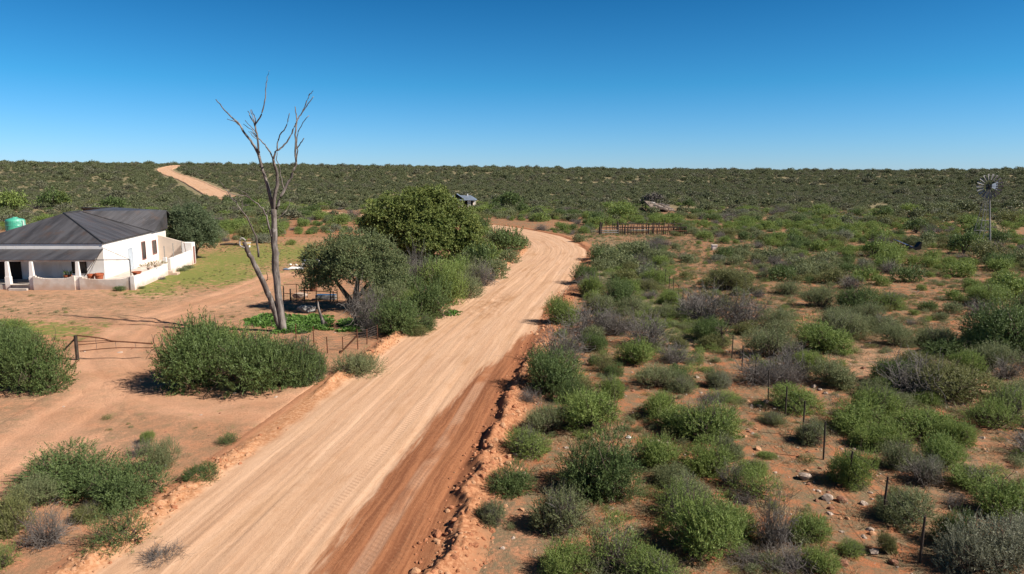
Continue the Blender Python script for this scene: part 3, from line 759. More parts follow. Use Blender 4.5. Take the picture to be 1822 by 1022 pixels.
# patchiness of the veld
def dens(x, y, u, v, T):
    r = np.hypot(x, y)
    n = fbm(x / 9, y / 9, 2, 3)
    d = sstep((n - 0.35) / 0.18)
    d = d * (1 - 0.97 * np.clip(blobs(u, v, BARE) * 1.3, 0, 1))
    big = sstep((fbm(x / 45 + 5, y / 45, 1, 4) - 0.34) / 0.2)
    d = np.where(r > 150, (0.5 + 0.5 * d) * (0.35 + 0.65 * big), d)
    d = d * (1 - 0.7 * blobs(u, v, [(1120, 480, 45, 40), (1190, 570, 40, 40)]))
    pale = blobs(u, v, [(215, 336, 70, 10), (60, 330, 70, 6), (1780, 400, 50, 14)])
    return d * (1 - 0.75 * pale)
def poisson(n_try, r0, r1, size_fn, seed, azr=44, pack=0.72, taken=None):
    g = np.random.default_rng(seed)
    rr = np.sqrt(g.uniform(r0 ** 2, r1 ** 2, n_try)); th = np.radians(g.uniform(-azr, azr, n_try))
    x, y = rr * np.sin(th), rr * np.cos(th)
    bad, u, v, T = keepout(x, y)
    ok = (~bad) & (g.random(n_try) < dens(x, y, u, v, T))
    x, y, u, v, T = x[ok], y[ok], u[ok], v[ok], T[ok]
    sz = size_fn(g, x, y)
    cell = 4.0; grid = {}; out = []
    for t in (taken or []):
        grid.setdefault((int(t[0] // cell), int(t[1] // cell)), []).append((t[0], t[1], t[2]))
    for i in range(len(x)):
        cx, cy = int(x[i] // cell), int(y[i] // cell); good = True
        for ax in (-1, 0, 1):
            for ay in (-1, 0, 1):
                for (qx, qy, qs) in grid.get((cx + ax, cy + ay), ()):
                    if (qx - x[i]) ** 2 + (qy - y[i]) ** 2 < (pack * (qs + sz[i])) ** 2: good = False; break
                if not good: break
            if not good: break
        if good:
            grid.setdefault((cx, cy), []).append((x[i], y[i], sz[i])); out.append((x[i], y[i], sz[i], u[i], v[i], T[i]))
    return out
taken = [(s[1], s[2], s[4] * 0.85) for s in shrubs]
def kind_pick(g, x, y, n, v=None):
    far_ = np.hypot(x, y) > 200
    a = np.where(far_, fbm(x / 70 + 3, y / 70, 4, 4), fbm(x / 14 + 3, y / 14, 4, 3))
    q = np.clip(a + g.normal(0, 0.12, n) - 0.5, -0.5, 0.5)
    k = np.where(q > 0.02, 'G', np.where(q > -0.06, 'D', np.where(q > -0.12, 'O', np.where(q > -0.22, 'B', 'K'))))
    k = np.where(k == 'K', 'B', k); k = np.where(g.random(n) < 0.13, 'K', k); k = np.where(g.random(n) < 0.05, 'H', k)
    return k
szf = lambda g, x, y: np.clip(g.lognormal(-0.20, 0.42, len(x)), 0.35, 1.9)
mid = poisson(9000, 22, 150, szf, 11, 43, 0.80, taken)
g = np.random.default_rng(5)
mx = np.array(mid); kk = kind_pick(g, mx[:, 0], mx[:, 1], len(mx))
md = []
for i, q in enumerate(mid):
    z = float(terrain(q[0], q[1])); r_ = q[2]
    hgt = r_ * (1.0 + 0.35 * g.random()) * (1.12 if kk[i] in 'DG' else 0.95)
    _, _, f = proj(q[0], q[1], z)
    md.append((r_ / f * (1.0 if abs(q[3] - 911) < 930 else 0.05) , kk[i], q[0], q[1], z, r_, hgt, q[3], q[4] - hgt * F_PX / f / 2))
md.sort(key=lambda t: -t[0])
N_IND = max(0, 296 - len(shrubs))
shrubs += [t[1:] for t in md[:N_IND]]
rest = md[N_IND:]

# ---- labels: each bush is told apart by a landmark, the side it stands on and its rank from there
ORD = ['', 'second ', 'third ', 'fourth ', 'fifth ', 'sixth ', 'seventh ', 'eighth ', 'ninth ', 'tenth ', 'eleventh ', 'twelfth ', 'thirteenth ', 'fourteenth ', 'fifteenth ']
FENCE = [(1636, 1003), (1570, 926), (1510, 868), (1465, 818), (1428, 776), (1397, 742), (1367, 712), (1342, 684), (1320, 660), (1302, 638), (1283, 617), (1260, 594), (1247, 580), (1236, 568), (1225, 556), (1215, 545), (1207, 536), (1198, 526), (1190, 517), (1183, 508), (1175, 499), (1166, 489), (1158, 480), (1150, 471), (1143, 463), (1133, 452), (1122, 441)]
LMK = [('the gate post', 133, 630), ('the foot of the dead tree', 503, 588), ('the track corner', 450, 830), ('the lower left corner', 60, 960),
       ('the olive tree trunk', 620, 548), ('the big yellow-green tree', 750, 460), ('the inside of the road bend', 930, 440), ('the outside of the road bend', 1045, 445), ('the pole kraal', 1140, 410), ('the small white box', 1271, 439), ('the black rubber sheet', 1627, 442),
       ('the windmill foot', 1763, 447), ('the nearest wire fence post', 1636, 985), ('the fourth nearest fence post', 1465, 800), ('the ninth nearest fence post', 1320, 640), ('the bank facing the dead tree', 940, 600), ('the narrow middle of the bank', 930, 720), ('the foot of the bank', 860, 930),
       ('the leaning grey roof', 1180, 372), ('the right edge below the windmill', 1800, 560), ('the bare sandy patch', 1555, 640), ('the grey brush heap by the fence', 1375, 950), ('the right bottom corner', 1780, 980), ('the middle of the right edge', 1800, 740),
       ('the wire fence halfway up', 1230, 545), ('the far end of the wire fence', 1125, 445), ('the farmhouse roof', 150, 380), ('the round tree beside the house', 345, 440), ('the grey shed far behind', 825, 362), ('the green veld in the middle right', 1450, 500), ('the stony strip by the fence', 1400, 850), ('the open slope left of the windmill', 1640, 500)]
grp = {}
for i, s in enumerate(shrubs):
    u, v = s[6], s[7]
    sc = 1 + max(0, (560 - v)) / 90.0
    ds = [math.hypot(u - l[1], (v - l[2]) * sc) for l in LMK]
    j = int(np.argmin(ds)); du, dv = u - LMK[j][1], (v - LMK[j][2]) * sc
    side = ('right of' if du > 0 else 'left of') if abs(du) > abs(dv) else ('in front of' if dv > 0 else 'behind')
    grp.setdefault((s[0], j, side), []).append((ds[j], i))
LAB = {}
for (k, j, side), L_ in grp.items():
    L_.sort()
    for n_, (d_, i) in enumerate(L_):
        pass
        s = shrubs[i]; adj = 'small ' if s[4] < 0.55 else ('large ' if s[4] > 1.35 else '')
        if len((adj + KIND[k][2] + ' ' + ORD[n_] + 'closest ' + side + ' ' + LMK[j][0]).split()) > 16: adj = ''
        LAB[i] = f"{adj}{KIND[k][2]}, {ORD[n_]}closest {side} {LMK[j][0]}"
g = np.random.default_rng(12)
for i, (k, x, y, z, r_, h_, u, v) in enumerate(shrubs):
    nm, mt, ph = KIND[k]
    d_ = math.hypot(x, y)
    sc = (r_, r_ * g.uniform(0.85, 1.1), h_ / 1.15)
    rot = g.uniform(0, 6.28)
    if k == 'K':
        o = link(nm, MESH[k][g.integers(len(MESH[k]))], None, (x, y, z - 0.03)); o.scale = (r_ * 1.0, r_ * 1.0, h_ / 0.95); o.rotation_euler.z = rot
        tag(o, LAB[i], 'shrub', 'shrubs of the dry veld')
    elif d_ < 62:
        o = thing(nm, LAB[i], 'shrub', (x, y, z - 0.03), 'shrubs of the dry veld')
        o.rotation_euler = (g.normal(0, .10), g.normal(0, .10), rot); o.scale = sc
        if g.random() < 0.2 and r_ < 1.3:
            w_ = link('dead_twig', MESH['K'][g.integers(3)], o); w_.scale = (0.75, 0.75, 1.1); w_.rotation_euler.z = g.uniform(0, 6)
        link('foliage', MESH[k][g.integers(6 if (r_ > 1.0 and k in 'GDO') else len(MESH[k]))], o); link('stem', STEMM[g.integers(3)], o)
    else:
        o = link(nm, MLOW[k][g.integers(5)], None, (x, y, z - 0.03)); o.scale = sc; o.rotation_euler.z = rot
        tag(o, LAB[i], 'shrub', 'shrubs of the dry veld')

# ------------------------------------------------------------------ uncountable growth and stones: instanced stuff
def proto(coll, me):
    o = bpy.data.objects.new(me.name, me); coll.objects.link(o); return o
def stuff(name, label, cat, pts, scl, rot, idx, coll):
    me = bpy.data.meshes.new(name)
    n = len(pts); me.vertices.add(n); me.vertices.foreach_set('co', np.asarray(pts, np.float32).ravel())
    a = me.attributes.new('scl', 'FLOAT_VECTOR', 'POINT'); a.data.foreach_set('vector', np.asarray(scl, np.float32).ravel())
    a = me.attributes.new('rot', 'FLOAT_VECTOR', 'POINT'); a.data.foreach_set('vector', np.asarray(rot, np.float32).ravel())
    a = me.attributes.new('pick', 'INT', 'POINT'); a.data.foreach_set('value', np.asarray(idx, np.int32))
    o = link(name, me); tag(o, label, cat, None, 'stuff')
    ng = bpy.data.node_groups.new(name, 'GeometryNodeTree')
    ng.interface.new_socket('Geometry', in_out='INPUT', socket_type='NodeSocketGeometry')
    ng.interface.new_socket('Geometry', in_out='OUTPUT', socket_type='NodeSocketGeometry')
    N = ng.nodes; gi = N.new('NodeGroupInput'); go = N.new('NodeGroupOutput')
    ci = N.new('GeometryNodeCollectionInfo'); ci.inputs['Collection'].default_value = coll
    ci.inputs['Separate Children'].default_value = True; ci.inputs['Reset Children'].default_value = True
    ip = N.new('GeometryNodeInstanceOnPoints'); ip.inputs['Pick Instance'].default_value = True
    def na(nm, ty):
        q = N.new('GeometryNodeInputNamedAttribute'); q.data_type = ty; q.inputs[0].default_value = nm
        return [s for s in q.outputs if s.enabled and s.name == 'Attribute'][0]
    L = ng.links.new
    L(gi.outputs[0], ip.inputs['Points']); L(ci.outputs[0], ip.inputs['Instance'])
    L(na('pick', 'INT'), ip.inputs['Instance Index']); L(na('scl', 'FLOAT_VECTOR'), ip.inputs['Scale'])
    e2r = N.new('FunctionNodeEulerToRotation'); L(na('rot', 'FLOAT_VECTOR'), e2r.inputs[0]); L(e2r.outputs[0], ip.inputs['Rotation'])
    L(ip.outputs[0], go.inputs[0])
    o.modifiers.new('scatter', 'NODES').node_group = ng
    return o
def zrot(g, n): return np.c_[np.zeros(n), np.zeros(n), g.uniform(0, 6.28, n)]

# far scrub (children are read in name order, so the names carry a running letter)
fc = bpy.data.collections.new('far scrub kinds')
ORDER = 'GDBOHK'
for li, k in enumerate(ORDER):
    for j in range(3):
        src = LOW if k != 'K' else None
        me = fmesh('%s%d' % ('abcdef'[li], j), LOW[j] if k != 'K' else DRYB_[j], [M[KIND[k][1]]])
        proto(fc, me)
for li, k in enumerate('GDBO'):
    for j in range(5): proto(fc, fmesh('%s%d' % ('ghij'[li], j), FAR[j], [M[{'G': 'far_green', 'D': 'far_dark', 'B': 'far_grey', 'O': 'far_green'}[k]]]))
P_, S_, I_ = [], [], []
g = np.random.default_rng(31)
for (q, k, x, y, z, r_, h_, u, v) in rest:
    P_.append((x, y, z - 0.03)); S_.append((r_, r_, h_ / 1.15)); I_.append(ORDER.index(k) * 3 + g.integers(3) if g.random() > (math.hypot(x, y) - 130) / 110 or k == 'K' else 18 + {'G': 0, 'D': 1, 'B': 3, 'O': 2, 'H': 2}[k] * 5 + g.integers(5))
far1 = poisson(54000, 150, 420, lambda g, x, y: np.clip(g.lognormal(0.12, 0.45, len(x)), 0.5, 3.2), 12, 56, 0.72)
far2 = poisson(80000, 420, 1050, lambda g, x, y: np.clip(g.lognormal(0.5, 0.48, len(x)), 0.8, 4.6), 13, 56, 0.8)
for L_ in (far1, far2):
    a = np.array(L_); K2 = kind_pick(g, a[:, 0], a[:, 1], len(a)); z = terrain(a[:, 0], a[:, 1])
    for i in range(len(a)):
        r_ = a[i, 2]; d_ = math.hypot(a[i, 0], a[i, 1])
        P_.append((a[i, 0], a[i, 1], z[i] - 0.05)); S_.append((r_, r_, r_ * g.uniform(0.6, 0.95)))
        if g.random() > (d_ - 130) / 110: I_.append(ORDER.index(K2[i]) * 3 + g.integers(3))
        else: I_.append(18 + {'G': 0, 'D': 1, 'B': 3, 'O': 2, 'H': 2, 'K': 2}[K2[i]] * 5 + g.integers(5))
stuff('distant_scrub', 'dense low scrub covering the plain and the far hillside to the skyline', 'scrub', P_, S_, zrot(g, len(P_)), I_, fc)
print('scrub', len(P_), 'mid', len(mid))

# small tufts between the bushes
def tuft(seed, n, L_, Wd, sp, up):
    g = np.random.default_rng(seed)
    t = g.uniform(0, 6.28, n); q = np.sqrt(g.random(n)) * sp
    B = np.c_[np.cos(t) * q, np.sin(t) * q, np.zeros(n)]
    d = unit(np.c_[np.cos(t) * q / sp, np.sin(t) * q / sp, np.full(n, up)] + 0.4 * g.normal(size=(n, 3)) * np.array([1, 1, 0.3]))
    B[:, 2] = g.random(n) * 0.35 * (1 - (q / sp) ** 2)
    V, F = leaves(g, B, d, L_ * g.uniform(0.5, 1.3, n), Wd * g.uniform(0.7, 1.3, n)); return V, F, g.random(n)
tc = bpy.data.collections.new('tuft kinds')
for li, mt in enumerate(('dryleaf', 'blue', 'olive', 'green', 'twig')):
    for j in range(3): proto(tc, fmesh('%s%d' % ('abcde'[li], j), bush_parts(210 + j + 5 * li, 6, 40, 8, 0.25, 0.10, 0.034) if mt in ('blue', 'olive', 'green') else tuft(200 + j + 5 * li, 110, 0.5, 0.03, 0.9, 0.9), [M[mt]]))
g = np.random.default_rng(41)
n = 90000
rr = np.sqrt(g.uniform(12 ** 2, 120 ** 2, n)); th = np.radians(g.uniform(-43, 43, n))
x, y = rr * np.sin(th), rr * np.cos(th); z = terrain(x, y)
u, v, _ = proj(x, y, z); T, S = road_ts(x, y)
bad = (T > -4.7) & (T < 5.0)
trk = zones(x, y, z)[1]; bad |= trk > 0.25
lawn = blobs(u, v, LAWN)
bad |= (x > -50) & (x < -29.5) & (y > 54) & (y < 84)
pat = fbm(x / 3.3, y / 3.3, 5, 3)
prob = np.where(T > 0, 0.28 + sstep((pat - 0.36) / 0.25) * 0.9, np.where(lawn > 0.3, 0.28, 0.05 + 0.45 * sstep((pat - 0.50) / 0.2)))
prob = np.where((T > 0) & (T < 7), prob * 0.4, prob)
cush = blobs(u, v, [(1215, 600, 55, 45), (1170, 560, 40, 40), (1250, 640, 40, 20), (1130, 480, 60, 40)])
prob = np.maximum(prob * (1 - 0.6 * np.clip(blobs(u, v, BARE), 0, 1)), 0.42 * (cush > 0.5))
ok = (~bad) & (g.random(n) < prob)
x, y, z, T, lawn, cush = x[ok], y[ok], z[ok], T[ok], lawn[ok], cush[ok]; n = len(x)
base = np.where(g.random(n) < 0.72, 0, np.where(g.random(n) < 0.45, 1, np.where(g.random(n) < 0.5, 2, np.where(g.random(n) < 0.5, 3, 4))))
base = np.where((T < 0) & (g.random(n) < 0.6), 0, base); base = np.where(lawn > 0.3, np.where(g.random(n) < .6, 2, 0), base); base = np.where((cush > 0.5) & (g.random(n) < 0.75), np.where(g.random(n) < 0.5, 3, 1), base)
s = np.clip(g.lognormal(-1.6, 0.45, n), 0.08, 0.36) * np.where(lawn > 0.3, 0.42, np.where(T < 0, 0.62, 1)) * np.where(cush > 0.5, 1.25, 1)
stuff('grass', 'short dry grass tufts and herbs scattered over the red soil', 'grass', np.c_[x, y, z - 0.02], np.c_[s * 1.1, s * 1.1, s * g.uniform(0.6, 1.1, n)], zrot(g, n), base * 3 + g.integers(0, 3, n), tc)

# bright weeds under the dead tree
wc = bpy.data.collections.new('weed kinds')
for j in range(3): proto(wc, fmesh('a%d' % j, tuft(300 + j, 70, 0.5, 0.3, 0.9, 0.6), [M['weed']]))
wp = []
for (u0, v0, su, sv, m_) in [(545, 576, 30, 9, 130), (470, 572, 22, 8, 50), (520, 585, 20, 6, 40), (640, 580, 22, 7, 70), (672, 560, 18, 5, 30), (805, 560, 10, 3, 14), (355, 496, 0, 0, 0)]:
    for _ in range(m_):
        p = G(u0 + np.clip(g.normal(), -1.6, 1.6) * su * 0.8, v0 + np.clip(g.normal(), -1.6, 1.6) * sv * 0.8); wp.append(p)
wp = np.array(wp); n = len(wp); s = g.uniform(0.25, 0.55, n)
stuff('weeds', 'bright green low weeds in the shade behind the dead tree', 'weeds', wp, np.c_[s, s, s * 0.7], zrot(g, n), g.integers(0, 3, n), wc)

# loose stones and soil clods
sc_ = bpy.data.collections.new('stone kinds')
for li, mt in enumerate(('clod', 'clodtan', 'rockpale', 'rockred')):
    for j in range(3):
        me = rock_mesh('%s%d' % ('abcd'[li], j), M[mt], 400 + 10 * li + j, 0.75); proto(sc_, me)
pts, sz, ix = [], [], []
def near_s(n, s0, s1): return s0 + (s1 - s0) * g.random(n) ** 1.6
s0 = s_cam
tgR = np.gradient(RC, axis=0); tgR /= np.linalg.norm(tgR, axis=1)[:, None]
def on_road(s, t):
    cx, cy = np.interp(s, RS, RC[:, 0]), np.interp(s, RS, RC[:, 1]); tx, ty = np.interp(s, RS, tgR[:, 0]), np.interp(s, RS, tgR[:, 1])
    x, y = cx + t * ty, cy - t * tx
    return x, y, terrain(x, y) + road_profile(t, s)
for (n, t0, sd, s_end, big, kinds) in ((1700, 4.35, 0.5, 75, 0.06, (0, 0, 1)), (700, 5.2, 0.5, 75, 0.05, (0, 1, 0)), (2300, -4.15, 0.34, 95, 0.045, (0, 1, 1)), (400, -4.7, 0.4, 80, 0.04, (1, 1, 0)), (260, 3.5, 0.25, 60, 0.05, (0, 0, 0))):
    s = near_s(n, s0 + 4, s0 + s_end); t = t0 + g.normal(0, sd, n); t = np.clip(t, T_LO + 0.2, T_HI - 0.2)
    if t0 > 0: t = np.maximum(t, 3.3)
    else:
        t = np.minimum(t, -3.6)
    x, y, z = on_road(s, t)
    if t0 < 0:
        dm = np.min([np.abs(road_ts(x, y, L_, A_)[0]) for (L_, A_) in DRW], axis=0); keep = (dm > 2.2) & ((np.abs(s - S_MOUTH) > 3.6) | (g.random(n) < 0.12))
        x, y, z = x[keep], y[keep], z[keep]
    m_ = len(x); pts.append(np.c_[x, y, z]); sz.append(big * g.lognormal(0, 0.55, m_)); ix.append(np.array(kinds)[g.integers(0, 3, m_)] * 3 + g.integers(0, 3, m_))
n = 9000
rr = np.sqrt(g.uniform(12 ** 2, 48 ** 2, n)); th = np.radians(g.uniform(-42, 42, n)); x, y = rr * np.sin(th), rr * np.cos(th)
T, S = road_ts(x, y); z = terrain(x, y); u, v, _ = proj(x, y, z)
stony = blobs(u, v, [(1400, 830, 70, 70, 1), (1560, 980, 70, 40, 1), (1490, 920, 50, 50, 1), (1110, 945, 40, 12, 1), (1350, 740, 50, 40, .8), (1170, 770, 40, 20, .8), (500, 760, 120, 30, .3)])
ok = ((T > 5.4) | (T < -5.2)) & (g.random(n) < np.maximum(np.where(T > 0, 0.22, 0.04), stony * 0.9))
x, y, z = x[ok], y[ok], z[ok]; m_ = len(x)
pts.append(np.c_[x, y, z]); sz.append(0.055 * g.lognormal(0, 0.6, m_)); ix.append(np.array([2, 3, 1, 2])[g.integers(0, 4, m_)] * 3 + g.integers(0, 3, m_))
pts = np.vstack(pts); sz = np.clip(np.concatenate(sz), 0.02, 0.19) * 1.6; ix = np.concatenate(ix)
stuff('stones', 'loose stones and clods strewn along the road banks and stony ground', 'stones', pts, np.c_[sz, sz * g.uniform(0.7, 1.2, len(sz)), sz], np.c_[g.uniform(-.4, .4, (len(sz), 2)), g.uniform(0, 6.28, len(sz))], ix, sc_)

# bigger rocks one can point at
for j, (u, v, w, mt, lab) in enumerate([
        (1497, 893, 22, 'rockred', 'round red-brown rock with a dark hollow side near the third fence post'), (1472, 889, 24, 'rockpale', 'white rock left of the round red-brown one near the fence'),
        (1432, 853, 26, 'rockpale', 'flat grey slab of stone in the stony strip below the fourth fence post'), (1118, 780, 11, 'whitepaint', 'small bright white stone left of the bush on the bare red soil'),
        (1363, 717, 12, 'rockpale', 'pale stone under the grey twiggy bush at the fence line'), (1352, 724, 11, 'rockpale', 'pale stone just below its twin at the fence line'),
        (1448, 690, 12, 'rockpale', 'first of the row of pale stones edging the sandy patch'), (1458, 695, 10, 'rockpale', 'second of the row of pale stones edging the sandy patch'), (1468, 701, 11, 'rockpale', 'last of the row of pale stones edging the sandy patch'),
        (1083, 946, 14, 'rockpale', 'pale rock at the left end of the small stone row'), (1103, 945, 14, 'rockred', 'red rock in the middle of the small stone row'), (1122, 942, 13, 'rockpale', 'pale rock at the right end of the small stone row'),
        (955, 806, 15, 'rockpale', 'pale flat rock on dry grass above the round dark bush'), (918, 812, 14, 'rockpale', 'pale rock on the bank above the round dark bush'),
        (858, 902, 14, 'rockpale', 'pale clod-like rock beside the small bush on the bank'), (1555, 985, 20, 'rockpale', 'whitish rock below the small bright green bush'), (1590, 1003, 20, 'rockred', 'red rock left of the nearest fence post'),
        (1500, 1005, 22, 'rockred', 'dark red rock under the small bright green bush'), (295, 830, 9, 'whitepaint', 'small white stone on the verge left of the road'), (358, 862, 10, 'rockpale', 'white stone under the low dark bush on the verge')]):
    p = G(u, v); m = depth(p) / F_PX * w
    o = link('rock', rock_mesh('rock', M[mt], 700 + j, 0.65), None, (p[0], p[1], p[2] + m * 0.16)); o.scale = (m, m * 0.85, m); o.rotation_euler.z = j * 1.7
    tag(o, lab, 'rock', 'rocks on the veld')

# ------------------------------------------------------------------ trees
def crown(seed, lobes, n_puff, pr, nsp, per, slen, L_, Wd, up=0.5):
    """lobes: (x,y,z,rx,rz) big masses, each studded with small puffs of leaves"""
    g = np.random.default_rng(seed); parts = []
    for (cx, cy, cz, rx, rz) in lobes:
        for i in range(int(1.7 * n_puff * (rx / 2.0) ** 2)):
            d = unit(g.normal(size=3))
            if d[2] < -0.45: d[2] *= -0.5
            c = np.array([cx, cy, cz]) + d * np.array([rx, rx, rz]) * g.uniform(0.72, 1.04)
            parts.append(sprigs(g, c, pr * g.uniform(0.6, 1.3), nsp, per, slen, L_, Wd, up=up, low=-0.6))
    return merge(parts)
def tree(name, label, base, crown_part, mat, trunk_polys, bark, group='trees'):
    o = thing(name, label, 'tree', base, group)
    mb = MB()
    for pts, rad in trunk_polys: mb.tube(pts, rad, 7, wob=0.15)
    mb.build('trunk', M[bark], o, smooth=True)
    link('crown', fmesh(name + ' crown', crown_part, [M[mat]]), o)
    return o
# the big yellow-green tree beyond the road side
b = G(748, 474)
tree('bushy_tree', 'largest tree, yellow-green clumped dome behind the olive tree and left of the road bend', b,
     crown(501, [(-2.6, 0, 4.4, 3.2, 2.9), (0.2, 0.5, 5.0, 3.5, 3.0), (3.0, 0, 3.6, 3.1, 3.0), (5.0, -0.4, 2.6, 1.7, 2.0), (-4.6, 0, 3.3, 1.6, 2.2), (0.4, -1.6, 3.3, 3.2, 2.6), (1.5, 0.5, 6.3, 2.0, 1.6), (2.2, -1.2, 1.9, 2.2, 1.6), (-2.4, -0.8, 2.0, 2.0, 1.6), (4.5, -0.6, 1.7, 1.6, 1.4), (0, -1.5, 1.8, 2.0, 1.5)], 40, 0.44, 24, 7, 0.22, 0.17, 0.10, up=0.1),
     'tree_yellow', [([(0, 0, -0.2), (-0.2, 0, 1.2), (-1.2, 0, 3.0), (-2.2, 0, 4.4)], [0.38, 0.32, 0.2, 0.1]), ([(0, 0, 0.6), (0.6, 0.2, 2.2), (1.2, 0.2, 4.6)], [0.3, 0.22, 0.1]), ([(0.2, 0, 0.8), (1.8, -0.1, 2.0), (3.4, -0.2, 3.2)], [0.24, 0.16, 0.08])], 'bark')
# the olive tree in the yard
b = G(626, 549)
tree('olive_tree', 'grey-olive spreading tree with a low split trunk, shading the pen beside the dead tree', b,
     crown(502, [(-1.6, 0, 3.0, 1.7, 1.5), (0.2, 0.2, 3.9, 2.0, 1.6), (2.0, 0, 3.0, 1.9, 1.8), (-2.6, 0, 2.2, 1.1, 1.1), (0.6, -0.7, 2.7, 2.1, 1.5), (3.0, 0.1, 2.3, 1.3, 1.5), (-0.9, -0.5, 2.2, 1.3, 1.0), (2.0, -0.3, 2.0, 1.4, 1.1), (2.6, -0.4, 1.4, 1.3, 0.9), (-2.3, -0.2, 1.7, 1.1, 0.7)], 58, 0.34, 24, 9, 0.18, 0.10, 0.042, up=0.6),
     'tree_olive', [([(0.1, 0, -0.2), (-0.15, 0, 0.7), (-0.8, 0, 1.6), (-1.5, 0, 2.6)], [0.26, 0.21, 0.13, 0.06]), ([(0.25, 0, -0.1), (0.3, 0.1, 1.0), (0.5, 0.2, 2.2), (0.3, 0.2, 3.6)], [0.25, 0.2, 0.14, 0.05]), ([(0.3, 0, 0.6), (1.0, 0, 1.5), (2.0, 0, 2.6)], [0.17, 0.12, 0.05])], 'bark')
# the round tree beside the house
b = G(346, 460)
tree('round_tree', 'round silver-green tree at the back right corner of the white farmhouse', b,
     crown(503, [(0.2, 0, 3.6, 2.3, 2.1), (-1.2, 0.2, 3.6, 1.9, 2.1), (1.5, 0, 2.8, 1.6, 1.7), (0.2, -0.6, 2.6, 2.3, 1.6), (-0.4, 0, 4.7, 1.7, 1.4), (0.4, -0.4, 1.7, 2.0, 1.1), (-0.8, -0.3, 2.2, 1.9, 1.3)], 56, 0.36, 24, 8, 0.2, 0.13, 0.055, up=0.2),
     'tree_grey', [([(0.1, 0, -0.2), (0.3, 0, 0.9), (0.1, 0, 2.2), (-0.3, 0, 3.6)], [0.17, 0.14, 0.1, 0.05]), ([(0.2, 0, 0.7), (0.9, 0, 1.6), (1.5, 0, 2.6)], [0.11, 0.08, 0.04])], 'bark')
# larger bushes and trees in the middle distance
MID = [('dark', 95, 372, 55, 36, 'dark broad tree in the hollow behind the farmhouse roof, left of the hill road'), ('tree_yellow', 112, 372, 30, 30, 'small yellow-green tree just right of the dark tree behind the farmhouse'),
       ('green', 25, 380, 70, 40, 'big green bushy tree at the left edge, behind the water tank'), ('dark', 200, 374, 60, 24, 'low dark tree behind the ridge of the farmhouse roof'),
       ('dark', 905, 372, 60, 32, 'tall dark feathery tree behind the road bend, right of the grey shed'), ('dark', 880, 378, 30, 18, 'dark round bushy tree just left of the tall feathery one'), ('dark', 930, 380, 30, 18, 'dark round bushy tree just right of the tall feathery one'),
       ('green', 1105, 380, 46, 22, 'bright green tree standing behind the left half of the pole kraal'), ('dark', 1225, 372, 26, 18, 'dark round tree at the right end of the leaning grey roof'), ('dark', 1570, 392, 46, 24, 'dark rounded tree on the slope left of the windmill'),
       ('dark', 1630, 415, 52, 26, 'dark tree in the veld behind the blue panel'), ('twig', 1160, 366, 46, 24, 'leafless grey tree at the left end of the leaning grey roof'), ('green', 1555, 458, 44, 32, 'green round tree left of the black rubber sheet'), ('dark', 1715, 452, 60, 40, 'dark green tree below the windmill foot, to its left'),
       ('dark', 1735, 425, 44, 28, 'dark tree just behind the windmill tower'), ('olive', 1640, 400, 36, 14, 'pale olive tree on the slope above the blue panel')]
g = np.random.default_rng(77)
for (mt, u, v, w, h, lab) in MID:
    p = G(u, v); m = depth(p) / F_PX; r_ = w * m / 2; hh = h * m
    o = thing('veld_tree', lab, 'tree', p, 'trees of the middle distance'); 
    cr = crown(520 + u, [(g.uniform(-.3, .3) * 1.2, g.uniform(-.3, .3), 0.9, 1.15, 0.8), (-1.0, 0, 0.7, 0.85, 0.7), (1.0, 0.1, 0.7, 0.85, 0.7), (0.2, -0.4, 1.25, 1.0, 0.7)], 46, 0.32, 8, 4, 0.2, 0.2, 0.11, up=0.5)
    c = link('crown', fmesh('crown', cr, [M[mt]]), o); c.scale = (r_ / 2.0, r_ / 2.0, hh / 2.1)
    mb = MB()
    for dx in (-0.5, 0.1, 0.6): mb.tube([(0, 0, -0.1), (dx * r_ * 0.3, 0, hh * 0.35), (dx * r_, 0, hh * 0.6)], [0.12, 0.09, 0.04], 5)
    mb.build('trunk', M['bark'], o)

# the tall dead tree
DB = G(503, 590); DY = DB[1]
def DP(u, v, dy=0.0): return at_y(u, v, DY + dy) - DB
def limb(rows, dys=0.0, dye=0.0):
    n = len(rows); out = []
    for i, q in enumerate(rows):
        dy = dys + (dye - dys) * i / max(1, n - 1)
        out.append(DP(q[0], q[1], dy))
    return out
def px(r): return r * depth(DB) / F_PX
def jitter(rows, k, amp):
    P = spline(rows, k); P = P + np.random.default_rng(int(rows[0][0] * 7 + rows[0][1])).normal(0, amp, P.shape) * np.r_[0, np.ones(len(P) - 2), 0][:, None]
    return P
dt = thing('dead_tree', 'tall bare dead tree with a leaning broken second trunk, beside the pen', 'tree', DB)
mb = MB()
TR = [(504, 594), (497, 540), (491, 480), (488, 420), (487, 372)]
P = jitter(TR, 4, 0.5); mb.tube(limb(P), [px(r) for r in np.linspace(7.0, 4.6, len(P))], 10, wob=0.18)
mb.tube([DP(504, 594), DP(514, 596)], [px(6), px(2.5)], 7, wob=.2)
mb.build('trunk', M['deadwood'], dt, smooth=True)
mb = MB()
TR = [(500, 588), (481, 532), (463, 492), (450, 465), (440, 445), (434, 431)]
P = jitter(TR, 4, 0.5); mb.tube(limb(P, 0, -0.6), [px(r) for r in np.linspace(5.2, 3.6, len(P))], 9, wob=0.2)
o = mb.build('trunk', M['deadwood'], dt, smooth=True); o['label'] = 'leaning broken second trunk'
mb = MB()
P = jitter([(437, 428), (430, 424), (426, 431), (428, 438), (435, 441)], 4, 0.2); mb.tube(limb(P, -0.6, -0.75), [px(r) for r in np.linspace(1.7, 1.1, len(P))], 6)
o = mb.build('broken_limb', M['palewood'], dt, smooth=True); o['label'] = 'pale curled stub at the broken top'
